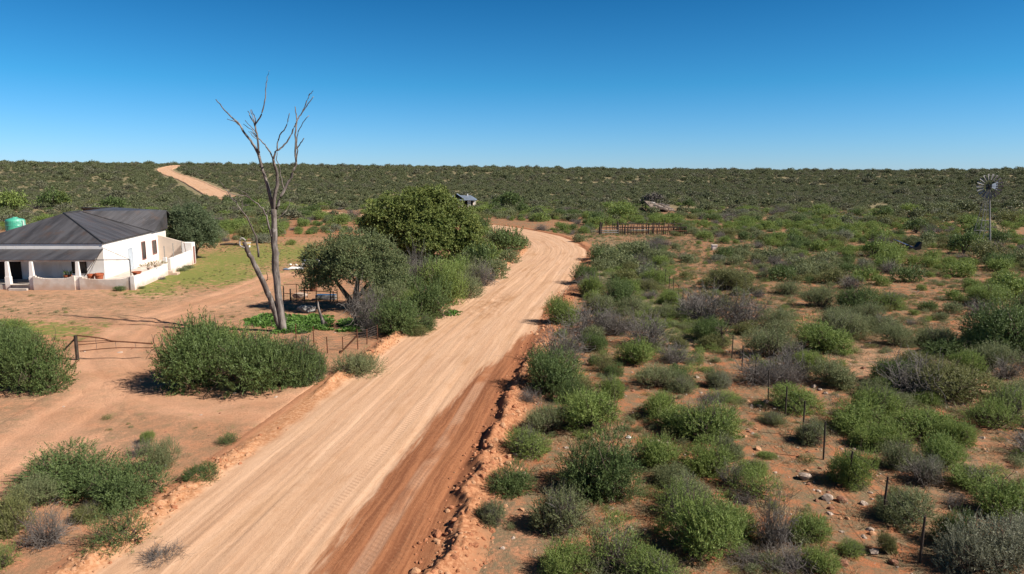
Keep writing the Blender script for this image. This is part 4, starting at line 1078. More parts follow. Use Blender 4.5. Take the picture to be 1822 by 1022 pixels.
LIMBS = [  # px rows, start/end radius, depth start/end
    ([(487, 378), (478, 338), (470, 310), (463, 287), (457, 268), (445, 250), (432, 233), (424, 220), (410, 207), (395, 190), (384, 177)], 4.4, 0.9, 0, 0.6),
    ([(487, 378), (489, 348), (494, 324), (493, 308), (489, 295), (486, 283)], 4.6, 3.0, 0, -0.4),
    ([(490, 372), (500, 350), (510, 330), (520, 309), (526, 294), (526, 270), (526, 240), (528, 214), (527, 203), (525, 190)], 4.0, 1.0, 0, 1.0),
    ([(486, 284), (490, 270), (496, 267), (506, 258), (516, 243), (524, 226), (530, 211), (538, 201), (546, 180), (551, 167)], 2.4, 1.0, -0.4, 0.2),
    ([(535, 205), (543, 192), (551, 181), (558, 172)], 1.3, 0.8, 0.1, 0.0), ([(549, 170), (554, 166), (557, 161)], 1.0, 0.6, 0.1, 0.0),
    ([(494, 268), (493, 255), (498, 241), (508, 227), (513, 212), (515, 202)], 1.7, 0.9, -0.4, -0.9),
    ([(486, 284), (477, 266), (468, 255), (461, 247), (453, 241), (446, 234)], 1.9, 0.7, -0.4, 0.8),
    ([(461, 276), (460, 268), (458, 245), (454, 226), (461, 212), (467, 200), (471, 181), (472, 160), (475, 143), (479, 126)], 2.6, 0.6, 0.2, -0.5),
    ([(454, 226), (451, 212), (446, 196)], 1.5, 0.8, 0.0, 0.3), ([(453, 222), (455, 211), (450, 203), (447, 195)], 1.3, 0.7, 0.0, -0.3), ([(453, 222), (447, 210), (441, 198)], 1.6, 0.8, 0.0, 0.5),
    ([(457, 243), (448, 232), (433, 221)], 1.2, 0.6, 0.0, 0.4), ([(456, 238), (446, 225), (436, 214)], 1.1, 0.6, 0.0, -0.4), ([(457, 248), (449, 241), (442, 234)], 1.0, 0.6, 0.0, -0.2),
    ([(426, 223), (416, 216), (404, 212)], 1.2, 0.7, 0.5, 0.8),
    ([(527, 288), (529, 268), (528, 250), (531, 234), (538, 219), (550, 206)], 1.5, 0.7, 0.3, -0.4), ([(528, 265), (535, 255), (541, 246)], 1.4, 0.9, 0.4, 0.2),
    ([(506, 342), (501, 318), (497, 300), (493, 284), (493, 270)], 1.3, 0.8, 0.2, -0.4),
    ([(484, 424), (478, 402), (474, 385), (467, 372), (455, 360), (441, 351), (428, 348), (414, 346), (405, 340)], 2.6, 0.6, -0.1, -1.2),
    ([(474, 386), (477, 377), (481, 370)], 1.6, 0.8, -0.1, 0.0), ([(446, 355), (436, 343), (424, 338), (414, 334)], 1.2, 0.4, -0.8, -0.4),
    ([(460, 458), (458, 432), (451, 412), (440, 388), (430, 375), (420, 361), (410, 350), (402, 337), (390, 322)], 2.4, 0.5, -0.3, -1.0), ([(430, 376), (431, 366), (432, 356)], 1.1, 0.5, -0.6, -0.8),
    ([(420, 360), (412, 351), (400, 349)], 0.9, 0.4, -0.7, -0.9),
    ([(494, 388), (503, 382), (511, 372), (515, 364), (516, 354)], 1.3, 0.4, 0.2, 0.9), ([(494, 455), (497, 452), (499, 446)], 1.6, 0.6, 0.1, 0.2), ([(474, 500), (476, 492), (475, 484)], 1.2, 0.5, 0.1, 0.2), ([(507, 575), (511, 565), (514, 556)], 1.3, 0.5, 0.1, 0.2), ([(476, 515), (470, 507), (468, 503)], 1.5, 0.8, 0, 0)]
for k, (rows, r0, r1, d0, d1) in enumerate(LIMBS):
    mb = MB(); P = jitter(rows, 3, 0.55); mb.tube(limb(P, d0, d1), [px(0.72 * r) for r in np.linspace(r0, r1, len(P))], 6, wob=0.22)
    mb.build('limb', M['deadwood'], dt, smooth=True)

# stump of a dead sapling
b = G(577, 580); o = thing('dead_stump', 'thin dark dead stump standing on the bare soil right of the weeds', 'stump', b)
mb = MB(); q = lambda u, v: at_y(u, v, b[1]) - b
mb.tube([q(577, 583), q(574, 572), q(569, 556), q(566, 545), q(566, 537)], [0.16, 0.12, 0.08, 0.06, 0.04], 7, wob=.3); mb.build('trunk', M['deadwood'], o, smooth=True)
mb = MB(); mb.tube([q(575, 579), q(580, 574), q(583, 576)], [0.12, 0.09, 0.03], 6, wob=.3); mb.build('limb', M['bark'], o)

# ------------------------------------------------------------------ farmhouse
HZ = float(terrain(-38, 58)) + 0.0
EX, EY = np.array([1.0, 0.0]), np.array([-0.165, 0.986])
HB = np.array([HOUSE_M[0], HOUSE_M[1], HZ])
def HP(a, b, z): return (a * EX[0] + b * EY[0], a * EX[1] + b * EY[1], z)
def HW(a, b, z=0.0): return HB + np.array(HP(a, b, z))
house = thing('farmhouse', 'white single-storey farmhouse with dark hipped iron roof and walled veranda', 'house', HB)
hb = lambda: MB()
FL = 0.42     # floor height of veranda and stoep
wall = MB()
wall.box(-11.2, 0, 0, 0.35, 0, 3.48, HP)                       # front wall
wall.box(-0.35, 0, 0.35, 17.0, 0, 3.5, HP)                     # right wall
wall.box(-11.2, -10.85, 0.35, 17, 0, 3.5, HP); wall.box(-10.85, -0.35, 16.65, 17, 0, 3.5, HP)
wall.build('wall', M['white'], house)
# gable of the rear wing, clad in dark iron like its roof
mb = MB(); mb.slab([(0.01, 12.3, 3.52), (0.01, 17.2, 3.52), (0.01, 17.2, 5.35)], 0.05, HP)
RT, ER = 5.75, 3.5
ov = 0.25
roof = MB()
E = [(-11.2 - ov, -0.06, ER), (0.12, -0.06, ER), (0.12, 17.2, ER), (-11.2 - ov, 17.2, ER)]
A0 = (-5.6, 5.6, RT); A1 = (-5.6, 15.5, RT)
roof.slab([E[0], E[1], A0], 0.06, HP)
rf = roof.build('roof', M['roof_a'], house)
mb = MB(); mb.slab([E[1], E[2], A1, A0], 0.06, HP); mb.slab([E[3], E[0], A0, A1], 0.06, HP); mb.build('roof', M['roof_b'], house)
mb = MB()   # rear wing: front slope and gable cladding
mb.slab([(-5.4, 9.0, RT + .03), (0.3, 12.4, ER + 0.03), (0.3, 17.0, 5.45), (-5.4, 17.0, 5.78)], 0.06, HP)
mb.slab([(0.3, 17.0, 5.45), (0.3, 21.5, ER), (-9, 21.5, ER), (-9, 17.0, 5.78), (-5.4, 17.0, 5.78)], 0.06, HP)
mb.hexa([HP(0.06, 12.5, 3.5), HP(0.26, 12.5, 3.5), HP(0.26, 17.0, 3.5), HP(0.06, 17.0, 3.5), HP(0.06, 12.5, 3.52), HP(0.26, 12.5, 3.52), HP(0.26, 17.0, 5.36), HP(0.06, 17.0, 5.36)])
o = mb.build('roof', M['roof_a'], house); o['label'] = 'browner roof of the rear wing'
mb = MB()
mb.tube([E[1], A0], 0.085, 6, HP); mb.tube([A0, (-5.6, 9.0, RT + 0.02)], 0.085, 6, HP); mb.tube([(0.12, -.06, ER + .02), (0.12, 12.4, ER + .02)], 0.04, 6, HP)
mb.build('ridge_cap', M['darksteel'], house)
# veranda: roof, posts, floor
mb = MB(); mb.slab([(-11.4, -2.95, 2.42), (0.45, -2.95, 2.42), (0.05, -0.02, 3.0), (-11.4, -0.02, 3.0)], 0.05, HP); mb.build('veranda_roof', M['roof_a'], house)
mb = MB(); mb.box(-11.4, 0.4, -2.86, -2.78, 2.27, 2.385, HP); mb.build('veranda_beam', M['foot'], house)
mb = MB(); mb.box(-11.2, 3.42, -3.1, -0.0, 0.0, FL, HP); mb.box(0.0, 3.42, 0.0, 14.2, 0.0, FL - 0.004, HP); mb.build('stoep_floor', M['stoep'], house)
for a in (-11.0, -6.65, -4.7, -0.95):
    mb = MB(); mb.box(a - 0.2, a + 0.2, -3.2, -2.8, 0.0, 1.05, HP); mb.box(a - 0.17, a + 0.17, -3.15, -2.84, 1.05, 2.28, HP, taper=0.35); mb.build('pillar', M['white'], house)
# front parapet with flared ends at each pillar
def parapet(a0, a1, b0, b1, along, z0, z1, name='parapet', mat='white', flare=True):
    mb = MB(); n = 16; L0, L1 = (a0, a1) if along == 'a' else (b0, b1)
    for i in range(n):
        t0, t1 = i / n, (i + 1) / n; tm = (t0 + t1) / 2
        fl = 0.32 * (math.exp(-tm * abs(L1 - L0) / 0.35) + math.exp(-(1 - tm) * abs(L1 - L0) / 0.35)) if flare else 0
        q0, q1 = L0 + (L1 - L0) * t0, L0 + (L1 - L0) * t1
        if along == 'a': mb.box(q0, q1, b0, b1, z0, z1 + fl, HP)
        else: mb.box(a0, a1, q0, q1, z0, z1 + fl, HP)
    return mb.build(name, M[mat], house)
parapet(-4.5, -1.15, -3.35, -3.1, 'a', 0, 0.92, mat='foot'); parapet(-0.75, 3.4, -3.35, -3.1, 'a', 0, 0.86, mat='foot'); 
mb = MB(); mb.box(3.38, 3.72, -3.42, -3.08, 0, 1.15, HP, taper=0.1); mb.build('pillar', M['white'], house)
parapet(3.42, 3.66, -3.08, 5.0, 'b', 0, 1.08, flare=False); 
mb = MB(); mb.box(3.40, 3.70, 5.0, 5.3, 0, 1.7, HP); mb.build('pillar', M['white'], house)
parapet(3.42, 3.66, 6.3, 13.4, 'b', 0, 1.45, flare=False)
mb = MB(); mb.box(3.5, 4.5, 5.32, 6.28, 0, 0.2, HP); mb.box(3.46, 4.1, 5.34, 6.26, 0.2, 0.38, HP); mb.build('steps', M['foot'], house)
mb = MB(); mb.box(-6.4, -4.95, -3.65, -3.36, 0, 0.16, HP); mb.box(-6.4, -4.95, -3.345, -3.05, FL, FL + 0.02, HP); o = mb.build('steps', M['stoep'], house)
# end wall of the side stoep with sloping top, and its white door pier
mb = MB(); mb.hexa([HP(0.0, 14.2, 0), HP(2.7, 14.2, 0), HP(2.7, 14.5, 0), HP(0, 14.5, 0), HP(0, 14.2, 3.0), HP(2.7, 14.2, 2.25), HP(2.7, 14.5, 2.25), HP(0, 14.5, 3.0)]); mb.build('wall', M['cream'], house)  # shade of this front-facing wall is put into its cream colour
mb = MB(); mb.box(2.7, 3.75, 13.4, 14.6, 0, 2.25, HP); mb.build('wall', M['white'], house)
mb = MB(); mb.box(3.755, 3.79, 13.75, 14.3, 0.1, 1.85, HP); mb.build('door', M['redframe'], house)
# openings: frame > pane
def opening(name, a0, a1, b0, b1, z0, z1, face, fr, pane):
    mb = MB(); w = 0.08
    if face == 'r':      # on the right wall, seen from the right
        for (q0, q1, s0, s1) in ((b0, b1, z1 - w, z1), (b0, b1, z0, z0 + w), (b0, b0 + w, z0 + w, z1 - w), (b1 - w, b1, z0 + w, z1 - w)):
            mb.box(a0 + 0.003, a0 + 0.06, q0, q1, s0, s1, HP)
        f = mb.build(name, M[fr], house); MB().box(a0 + 0.003, a0 + 0.025, b0 + w, b1 - w, z0 + w, z1 - w, HP).build('pane' if name == 'window' else 'leaf', M[pane], f)
    else:
        for (q0, q1, s0, s1) in ((a0, a1, z1 - w, z1), (a0, a1, z0, z0 + w), (a0, a0 + w, z0 + w, z1 - w), (a1 - w, a1, z0 + w, z1 - w)):
            mb.box(q0, q1, b0 - 0.06, b0 - 0.003, s0, s1, HP)
        f = mb.build(name, M[fr], house); MB().box(a0 + w, a1 - w, b0 - 0.025, b0 - 0.003, z0 + w, z1 - w, HP).build('pane' if name == 'window' else 'leaf', M[pane], f)
opening('door', 0, 0, 5.6, 6.7, FL, FL + 2.05, 'r', 'shutter', 'shutter')
opening('window', 0, 0, 9.2, 10.3, 0.95, 2.75, 'r', 'redframe', 'glass')
opening('window', 0, 0, 12.3, 13.6, 1.15, 2.6, 'r', 'redframe', 'glass')
opening('door', -11.0, -7.1, 0, 0, FL, FL + 2.25, 'f', 'darkdoor', 'darkdoor')  # near-black leaf puts the shade of the wide opening into its colour
opening('window', -2.75, -1.5, 0, 0, 0.9, 2.5, 'f', 'darkdoor', 'glass')
# thin pole frame at the open corner of the stoep and the thin posts along its side
mb = MB()
mb.tube([(-0.6, -2.9, 2.4), (3.3, -2.9, 2.42)], 0.035, 6, HP); mb.tube([(3.3, -2.9, 0.9), (3.3, -2.9, 2.45)], 0.035, 6, HP)
mb.tube([(0.02, -0.05, 3.1), (3.25, -2.85, 2.45)], 0.02, 5, HP); mb.tube([(0.5, -2.95, 2.4), (-0.95, -2.0, 0.9)], 0.025, 5, HP); mb.tube([(0.02, -0.05, 3.1), (0.55, -2.9, 2.4)], 0.03, 5, HP)
mb.build('pergola_pole', M['post'], house)
for b_ in (5.15, 7.8, 10.6):
    MB().tube([HP(3.55, b_, 1.0), HP(3.55, b_, 2.75)], 0.035, 6).build('pole', M['tower'], house)
MB().tube([HP(3.55, 12.0, 1.0), HP(3.0, 13.3, 2.3)], 0.03, 6).build('pole', M['rust'], house)
# flower pots on the veranda
def pot(a, b, z, r, h, lab, plant=False):
    o = thing('flower_pot', lab, 'flower pot', HW(a, b, z), 'pots on the veranda')
    MB().lathe([(r * 0.6, 0), (r * 0.95, h * 0.75), (r * 1.08, h * 0.8), (r * 1.08, h), (r * 0.92, h), (r * 0.88, h * 0.85)], k=18).build('pot', M['terracotta'], o, smooth=False)
    MB().lathe([(r * 0.88, h * 0.84), (0.01, h * 0.87)], k=14).build('soil', M['bark'], o)
    if plant: 
        c = link('plant', fmesh('plant', tuft(int(a * 10 + 900), 30, 0.5, 0.1, 0.5, 1.2), [M['dark']]), o, (0, 0, h * 0.85)); c.scale = (0.7, 0.7, 0.9)
pot(0.55, -2.55, FL, 0.34, 0.85, 'round terracotta pot behind the low wall right of the last veranda pillar')
pot(-0.15, -2.5, FL, 0.26, 0.78, 'smaller terracotta pot just right of the last veranda pillar')
pot(-2.0, -2.55, FL, 0.3, 0.72, 'terracotta pot left of the last veranda pillar, under the window', True)
pot(3.3, -1.6, 0.98, 0.36, 0.3, 'wide orange bowl pot on top of the side wall near the corner')
for (a, b, z, r, lab) in ((3.3, 1.6, 1.0, 0.32, 'dry pot plant on the side wall below the pale door'), (3.3, 3.4, 1.0, 0.36, 'straw-coloured pot plant on the side wall next to the gap')):
    o = thing('pot_plant', lab, 'plant', HW(a, b, z)); MB().lathe([(0.18, 0), (0.26, 0.22), (0.23, 0.22)], k=14).build('pot', M['foot'], o)
    c = link('foliage', fmesh('foliage', tuft(930 + int(b), 60, 0.5, 0.06, 0.8, 0.8), [M['dryleaf']]), o, (0, 0, 0.2)); c.scale = (0.9, 1.2, 0.8)
for (a, b, r, h, k, lab) in ((2.6, -3.75, 0.5, 0.45, 'D', 'low green shrub at the foot of the front parapet near its right corner'), (4.0, -2.6, 0.3, 0.25, 'O', 'little olive shrub at the foot of the side wall by the corner'), (4.2, 8.2, 0.55, 0.4, 'B', 'grey-green shrub against the side wall beyond the steps'), (4.2, 10.2, 0.6, 0.4, 'B', 'second grey-green shrub against the side wall, farther from the steps'), (4.0, 2.6, 0.4, 0.3, 'K', 'dry twiggy shrub against the side wall before the steps')):
    p = HW(a, b); nm = KIND[k][0]
    o = link(nm, (MLOW if k != 'K' else MESH)[k][1], None, (p[0], p[1], float(terrain(p[0], p[1])))); o.scale = (r, r, h / 1.1); tag(o, lab, 'shrub', 'shrubs along the house wall')
# water tank on its stand behind the house
p = at_y(28, 404, 84); p[2] = 0; zt = float(terrain(p[0], p[1]))
o = thing('water_tank', 'green plastic water tank on a stand, behind the farmhouse roof at left', 'water tank', (p[0], p[1], zt))
MB().lathe([(1.0, 2.15), (1.02, 2.2), (1.02, 2.7), (1.045, 2.75), (1.02, 2.8), (1.02, 3.3), (1.045, 3.35), (1.02, 3.4), (1.02, 3.85), (0.9, 4.05), (0.3, 4.2), (0.28, 4.3), (0.05, 4.32)], k=32).build('tank', M['tank'], o, smooth=False)
for sx in (-0.75, 0.75):
    for sy in (-0.75, 0.75): MB().box(sx - .07, sx + .07, sy - .07, sy + .07, 0, 2.03, None).build('leg', M['post'], o)
MB().box(-1.05, 1.05, -1.05, 1.05, 2.03, 2.15).build('platform', M['post'], o)
MB().tube([(1.0, -0.3, 3.9), (1.2, -0.3, 3.9), (1.2, -0.3, 1.8)], 0.04, 6).build('pipe', M['whitepaint'], o)

# ------------------------------------------------------------------ yard: pen, table, litter, gate, wire fence
def seg_thing(name, label, cat, group=None, base=None): return thing(name, label, cat, base, group)
def stick_px(mb, base, u0, v0, u1, v1, y0, y1, r, k=5): mb.tube([at_y(u0, v0, y0) - base, at_y(u1, v1, y1) - base], r, k)
b = G(545, 536); pen = thing('stock_pen', 'small pole pen with dark rails in the shade of the olive tree', 'pen', b)
for (u, v0, v1, r) in ((505, 509, 536, .07), (517, 514, 535, .10), (528, 505, 535, .045), (542, 511, 537, .08), (547, 506, 530, .05), (537, 510, 528, .04), (588, 518, 538, .07), (593, 518, 538, .06), (600, 517, 538, .06), (563, 516, 537, .05)):
    p = G(u, v1); mb = MB(); mb.tube([np.array([0, 0, -0.1]), np.array([0.02, 0, (v1 - v0) * depth(p) / F_PX])], r * .6, 6, wob=.2); mb.build('post', M['rust' if r < .05 else 'post'], pen, p - b)
for (u0, v0, u1, v1, uf, vf) in ((505, 506, 531, 506, 520, 535), (505, 522, 542, 525, 520, 536), (517, 533, 563, 535, 530, 536), (542, 517, 600, 521, 570, 537), (588, 529, 600, 530, 594, 538)):
    y = G(uf, vf)[1]; mb = MB(); stick_px(mb, b, u0, v0, u1, v1, y, y, 0.025); mb.build('rail', M['rust'], pen)
b = G(549, 475); o = thing('garden_table', 'pale blue and white box table at the left edge of the olive tree', 'table', b)
MB().box(-.6, .6, -.35, .35, 0.62, 0.68).build('tabletop', M['bluepaint'], o); MB().box(-.5, .5, -.3, .3, 0.3, 0.62).build('drawer_box', M['whitepaint'], o)
for sx in (-.55, .55):
    for sy in (-.3, .3): MB().box(sx - .03, sx + .03, sy - .03, sy + .03, 0, .62).build('leg', M['whitepaint'], o)
b = G(567, 474); o = thing('white_drum', 'small white drum showing through the left side of the olive tree', 'drum', b)
MB().lathe([(0.28, 0), (0.29, 0.02), (0.28, 0.3), (0.3, 0.32), (0.28, 0.34), (0.28, 0.66), (0.29, 0.7), (0.2, 0.7)], k=18).build('barrel', M['whitepaint'], o); MB().lathe([(0.24, 0.68), (0.24, 0.72), (0.02, 0.74)], k=18).build('lid', M['bluepaint'], o)
b = G(527, 479); o = thing('metal_sheet', 'white metal sheet lying on the grass left of the olive tree', 'sheet', b)
MB().slab([(-.7, -.5, .12), (.8, -.4, .06), (.7, .5, .1), (-.6, .6, .18)], .03).build('panel', M['whitepaint'], o); MB().slab([(-1.1, -.8, .1), (-.5, -.9, .06), (-.3, -.3, .08), (-1.0, -.2, .14)], .03).build('flap', M['slate'], o)
for j, (u, v, w) in enumerate(((517, 472, 5), (522, 473, 4), (528, 473, 6), (533, 474, 5), (538, 475, 5), (512, 473, 3))):
    p = G(u, v); m = depth(p) / F_PX * w; o = link('rubble_piece', rock_mesh('rubble_piece', M['rockpale'] if j % 2 else M['whitepaint'], 820 + j), None, p + np.array([0, 0, m * .2])); o.scale = (m, m, m)
    tag(o, 'pale lump in the little rubble heap left of the blue box table', 'rubble', 'rubble heap on the lawn')
b = G(581, 533); o = thing('water_trough', 'pale blue trough on the ground inside the pole pen', 'trough', b)
MB().box(-.75, .75, -.3, .3, 0.04, .36, None, 0.0).build('basin', M['tower'], o); MB().box(-.7, .7, -.25, .25, .363, .37).build('water', M['glass'], o); MB().box(-.6, -.4, -.28, .28, 0, .04).build('foot', M['post'], o); MB().box(.4, .6, -.28, .28, 0, .04).build('foot', M['post'], o)
b = G(533, 531); o = thing('stone_block', 'pale yellowish block by the pen rails', 'block', b)
link('block', rock_mesh('block', M['rockpale'], 830, 0.8), o, (0, 0, .22)).scale = (1.3, .6, .6)
b = G(546, 556); o = link('sack_heap', rock_mesh('sack_heap', M['tower'], 840, 0.8), None, b + np.array([0, 0, .22])); o.scale = (1.5, .9, .8); tag(o, 'crumpled grey sack lying in the tree shadow above the bright weeds', 'sack')
b = G(558, 518); o = thing('dark_drum', 'dark drum standing in the pen at the edge of the olive crown', 'drum', b)
MB().lathe([(0.29, 0), (0.3, 0.28), (0.32, 0.3), (0.3, 0.32), (0.3, 0.6), (0.32, 0.62), (0.3, 0.64), (0.3, 0.88), (0.27, 0.88), (0.26, 0.84)], k=18).build('barrel', M['rust'], o)
b = G(412, 438); o = thing('fallen_log', 'dark log lying at the far edge of the lawn, left of the broken trunk', 'log', b)
mb = MB(); mb.tube([(-1.5, 0, .2), (-.3, .1, .28), (1.2, -.1, .16)], [.1, .17, .13], 8, wob=.2); mb.build('trunk', M['bark'], o); mb = MB(); mb.tube([(.2, 0, .2), (.9, -.2, .45)], [.07, .04], 6); mb.build('limb', M['bark'], o)
b = G(437, 440); o = thing('garden_bench', 'yellow and white low bench on the far lawn behind the broken trunk', 'bench', b)
MB().box(-.6, .6, -.2, .2, .3, .36).build('seat', M['yellowpaint'], o)
for sx in (-.5, .5): MB().box(sx - .05, sx + .05, -.18, .18, 0, .3).build('leg', M['whitepaint'], o)
MB().box(-.1, .6, .17, .22, .36, .62).build('backrest', M['whitepaint'], o)

# gate at the driveway
b = G(134, 642); gt = thing('farm_gate', 'open wire gate of bent pipes and a dark post across the driveway', 'gate', b)
y0 = b[1]; y1 = G(262, 640)[1]
mb = MB(); stick_px(mb, b, 138, 643, 134, 597, y0, y0, .085, 7); mb.build('post', M['post'], gt)
mb = MB(); stick_px(mb, b, 134, 602, 113, 624, y0, y0, .045); mb.build('brace', M['post'], gt)
mb = MB(); stick_px(mb, b, 141, 641, 112, 668, y0, G(112, 670)[1], .03); mb.build('brace', M['rust'], gt)
for rows, r in (([(137, 597), (165, 600), (185, 603), (200, 607), (232, 609), (272, 612)], .035), ([(138, 608), (170, 607), (198, 606)], .018), ([(138, 614), (170, 611), (205, 608), (272, 611)], .02), ([(142, 625), (180, 621), (212, 619), (240, 619), (272, 619)], .022)):
    P = spline(rows, 4); mb = MB(); mb.tube([at_y(u, v, y0 + (y1 - y0) * (u - 134) / 128.0) - b for u, v in P], r, 5); mb.build('gate_bar', M['rust'], gt)
for (u, v0, v1) in ((170, 600, 622), (205, 607, 621), (240, 610, 620)):
    mb = MB(); y = y0 + (y1 - y0) * (u - 134) / 128.0; stick_px(mb, b, u, v0, u + 2, v1, y, y, .012, 4); mb.build('gate_dropper', M['wire'], gt)

def wire_fence(name, label, posts, hts, rad, mat, nwire, brace=None, group=None, wires=True, skip=()):
    P = [G(u, v) for u, v in posts]; b = P[len(P) // 2]
    o = thing(name, label, 'fence', b, group)
    g = np.random.default_rng(len(P)); tops = []
    for p, h in zip(P, hts):
        lean = np.array([g.normal(0, .03), g.normal(0, .03), h]); tops.append((p, lean))
        mb = MB(); mb.tube([np.array([0, 0, -.15]), lean * .5, lean], [rad, rad, rad * .9], 6, wob=.25); mb.build('post', M[mat], o, p - b)
    if wires:
        for k in range(nwire):
            t = 0.25 + 0.72 * k / max(1, nwire - 1); mb = MB()
            mb.tube([p + ln * t + np.array([0, 0, 0.0]) - b for p, ln in tops], 0.006, 4); mb.build('wire', M['wire'], o)
    if brace:
        for (u0, v0, u1, v1) in brace:
            y = G(u1, v1)[1]; mb = MB(); stick_px(mb, b, u0, v0, u1, v1, y + .2, y, .05); mb.build('brace', M[mat], o)
    return o
fp = FENCE; g = np.random.default_rng(9)
wire_fence('wire_fence', 'long wire fence with thin dark posts running through the bush right of the road', fp, [1.25 + g.normal(0, .06) for _ in fp], .030, 'post', 4)
wire_fence('yard_fence', 'short rusty wire netting fence with a diagonal brace by the roadside bush', [(527, 606), (559, 616), (583, 629), (610, 624), (637, 622), (653, 613), (672, 606)], [.95, 1.1, .9, .75, 1.1, .85, .9], .03, 'rust', 6, brace=[(636, 597, 605, 629)])

# ------------------------------------------------------------------ windmill
b = G(1744, 447); wm = thing('windmill', 'steel wind pump with a many-bladed wheel on a slim lattice tower', 'windmill', b)
mpp = depth(b) / F_PX
hubz = (447 - 331) * mpp * 0.985; top = hubz - 0.35
cor = [(0.75, -0.75), (0.75, 0.75), (-0.95, 0.75), (-0.95, -0.75)]
tz = [(0.28, -0.10), (0.28, 0.10), (0.08, 0.10), (0.08, -0.10)]
for i, ((x0, y0_), (x1, y1_)) in enumerate(zip(cor, tz)):
    r = 0.085 if i == 0 else 0.035
    MB().tube([(x0, y0_, -0.1), (x0 * .6 + x1 * .4, y0_ * .6 + y1_ * .4, top * .4), (x1, y1_, top)], [r, r, r * .75], 8).build('leg', M['blade' if i == 0 else 'tower'], wm)
def lerp(i, t): return np.array([cor[i][0] * (1 - t) + tz[i][0] * t, cor[i][1] * (1 - t) + tz[i][1] * t, top * t])
for lv in range(6):
    t0, t1 = lv / 6.0, (lv + 1) / 6.0
    for i in range(4):
        j = (i + 1) % 4
        MB().tube([lerp(i, t1), lerp(j, t1)], 0.022, 4).build('girt', M['tower'], wm)
        MB().tube([lerp(i, t0), lerp(j, t1)], 0.014, 4).build('brace', M['tower'], wm)
HUB = np.array([0.12, -0.35, hubz]); axis = unit(np.array([-0.16, -0.98, 0.0])); sx_ = unit(np.cross([0, 0, 1], axis)); sz_ = np.array([0, 0, 1.0])
wh = link('wheel', None, wm, HUB)
RW = 21.5 * mpp
mb = MB()
for rr_, th_ in ((RW * 0.50, .02), (RW * 0.93, .018)):
    mb.tube([sx_ * rr_ * math.cos(t) + sz_ * rr_ * math.sin(t) for t in np.linspace(0, 2 * math.pi, 37)], th_, 4)
for k in range(6):
    t = k * math.pi / 3; mb.tube([np.zeros(3), (sx_ * math.cos(t) + sz_ * math.sin(t)) * RW * .92], .02, 4)
mb.build('rim', M['darksteel'], wh)
for k in range(18):
    t = 2 * math.pi * k / 18; rd_ = sx_ * math.cos(t) + sz_ * math.sin(t); tg_ = -sx_ * math.sin(t) + sz_ * math.cos(t)
    cs = []
    for rr_, w_ in ((RW * .47, .15), (RW, .27)):
        for s_ in (-1, 0, 1):
            cs.append(rd_ * rr_ + tg_ * s_ * w_ * .5 + axis * (s_ * w_ * .22 - (0.03 if s_ == 0 else 0)))
    V = cs + [c - axis * 0.012 for c in cs]
    F = [(0, 1, 4, 3), (1, 2, 5, 4), (6, 9, 10, 7), (7, 10, 11, 8), (0, 3, 9, 6), (2, 8, 11, 5), (0, 6, 7, 1), (1, 7, 8, 2), (3, 4, 10, 9), (4, 5, 11, 10)]
    MB().add(V, F).build('blade', M['blade'], wh)
mb = MB(); mb.tube([HUB + axis * .2, HUB - axis * .55], .13, 10); mb.box(-.02, .36, -.25, .15, top - .05, hubz + .2); mb.build('gearbox', M['darksteel'], wm)
tl = HUB - axis * .5
mb = MB(); mb.tube([tl, tl - axis * 1.5 + sx_ * 1.2], .03, 5); mb.build('tail_boom', M['darksteel'], wm)
v0 = tl - axis * 1.0 + sx_ * 0.9; dv = unit(-axis * .6 + sx_ * .8)
mb = MB(); mb.slab([tuple(v0 + np.array([0, 0, -.22])), tuple(v0 + dv * 1.2 + np.array([0, 0, -.5])), tuple(v0 + dv * 1.2 + np.array([0, 0, .5])), tuple(v0 + np.array([0, 0, .22]))], 0.0001)
vv = [v0 + np.array([0, 0, -.22]), v0 + dv * 1.2 + np.array([0, 0, -.5]), v0 + dv * 1.2 + np.array([0, 0, .5]), v0 + np.array([0, 0, .22])]
nn = unit(np.cross(dv, [0, 0, 1])) * .02
mb = MB(); mb.hexa([vv[0] - nn, vv[1] - nn, vv[1] + nn, vv[0] + nn, vv[3] - nn, vv[2] - nn, vv[2] + nn, vv[3] + nn]); mb.build('tail_vane', M['slate'], wm)

# ------------------------------------------------------------------ kraal, roof ruin, shed, panel, white box
b = G(1140, 418); kr = thing('pole_kraal', 'old livestock kraal of dark upright poles and rails beyond the road bend', 'kraal', b)
km = depth(b) / F_PX
g = np.random.default_rng(21)
def kpost(u, v1, h, r, yb=0.0, mat='post'):
    p = at_y(u, v1, G(u, 418)[1] + yb); p[2] = float(terrain(p[0], p[1]))
    mb = MB(); mb.tube([(0, 0, -.2), (g.normal(0, .04), 0, h * .5), (g.normal(0, .08), 0, h)], [r, r, r * .85], 6, wob=.25); mb.build('post', M[mat], kr, p - b)
for (u, h, r) in ((1067, 2.0, .17), (1070, 1.9, .12), (1099, 2.1, .17), (1101, 1.7, .1)): kpost(u, 418, h, r)
for u in (1078, 1086, 1092, 1096): kpost(u, 418, 1.3 + g.random() * .4, .05)
for u in range(1104, 1222, 3): kpost(u + g.normal(0, .8), 418, 1.15 + g.random() * .55, .05 + .03 * g.random(), 0.0, 'post' if u < 1160 or g.random() < .5 else 'rust')
for u in (1112, 1154, 1162): kpost(u, 418, 1.6, .11)
for u in range(1090, 1215, 9): kpost(u + g.normal(0, 1.5), 418, 1.2 + g.random() * .6, .06, 7.0 + g.normal(0, .3))
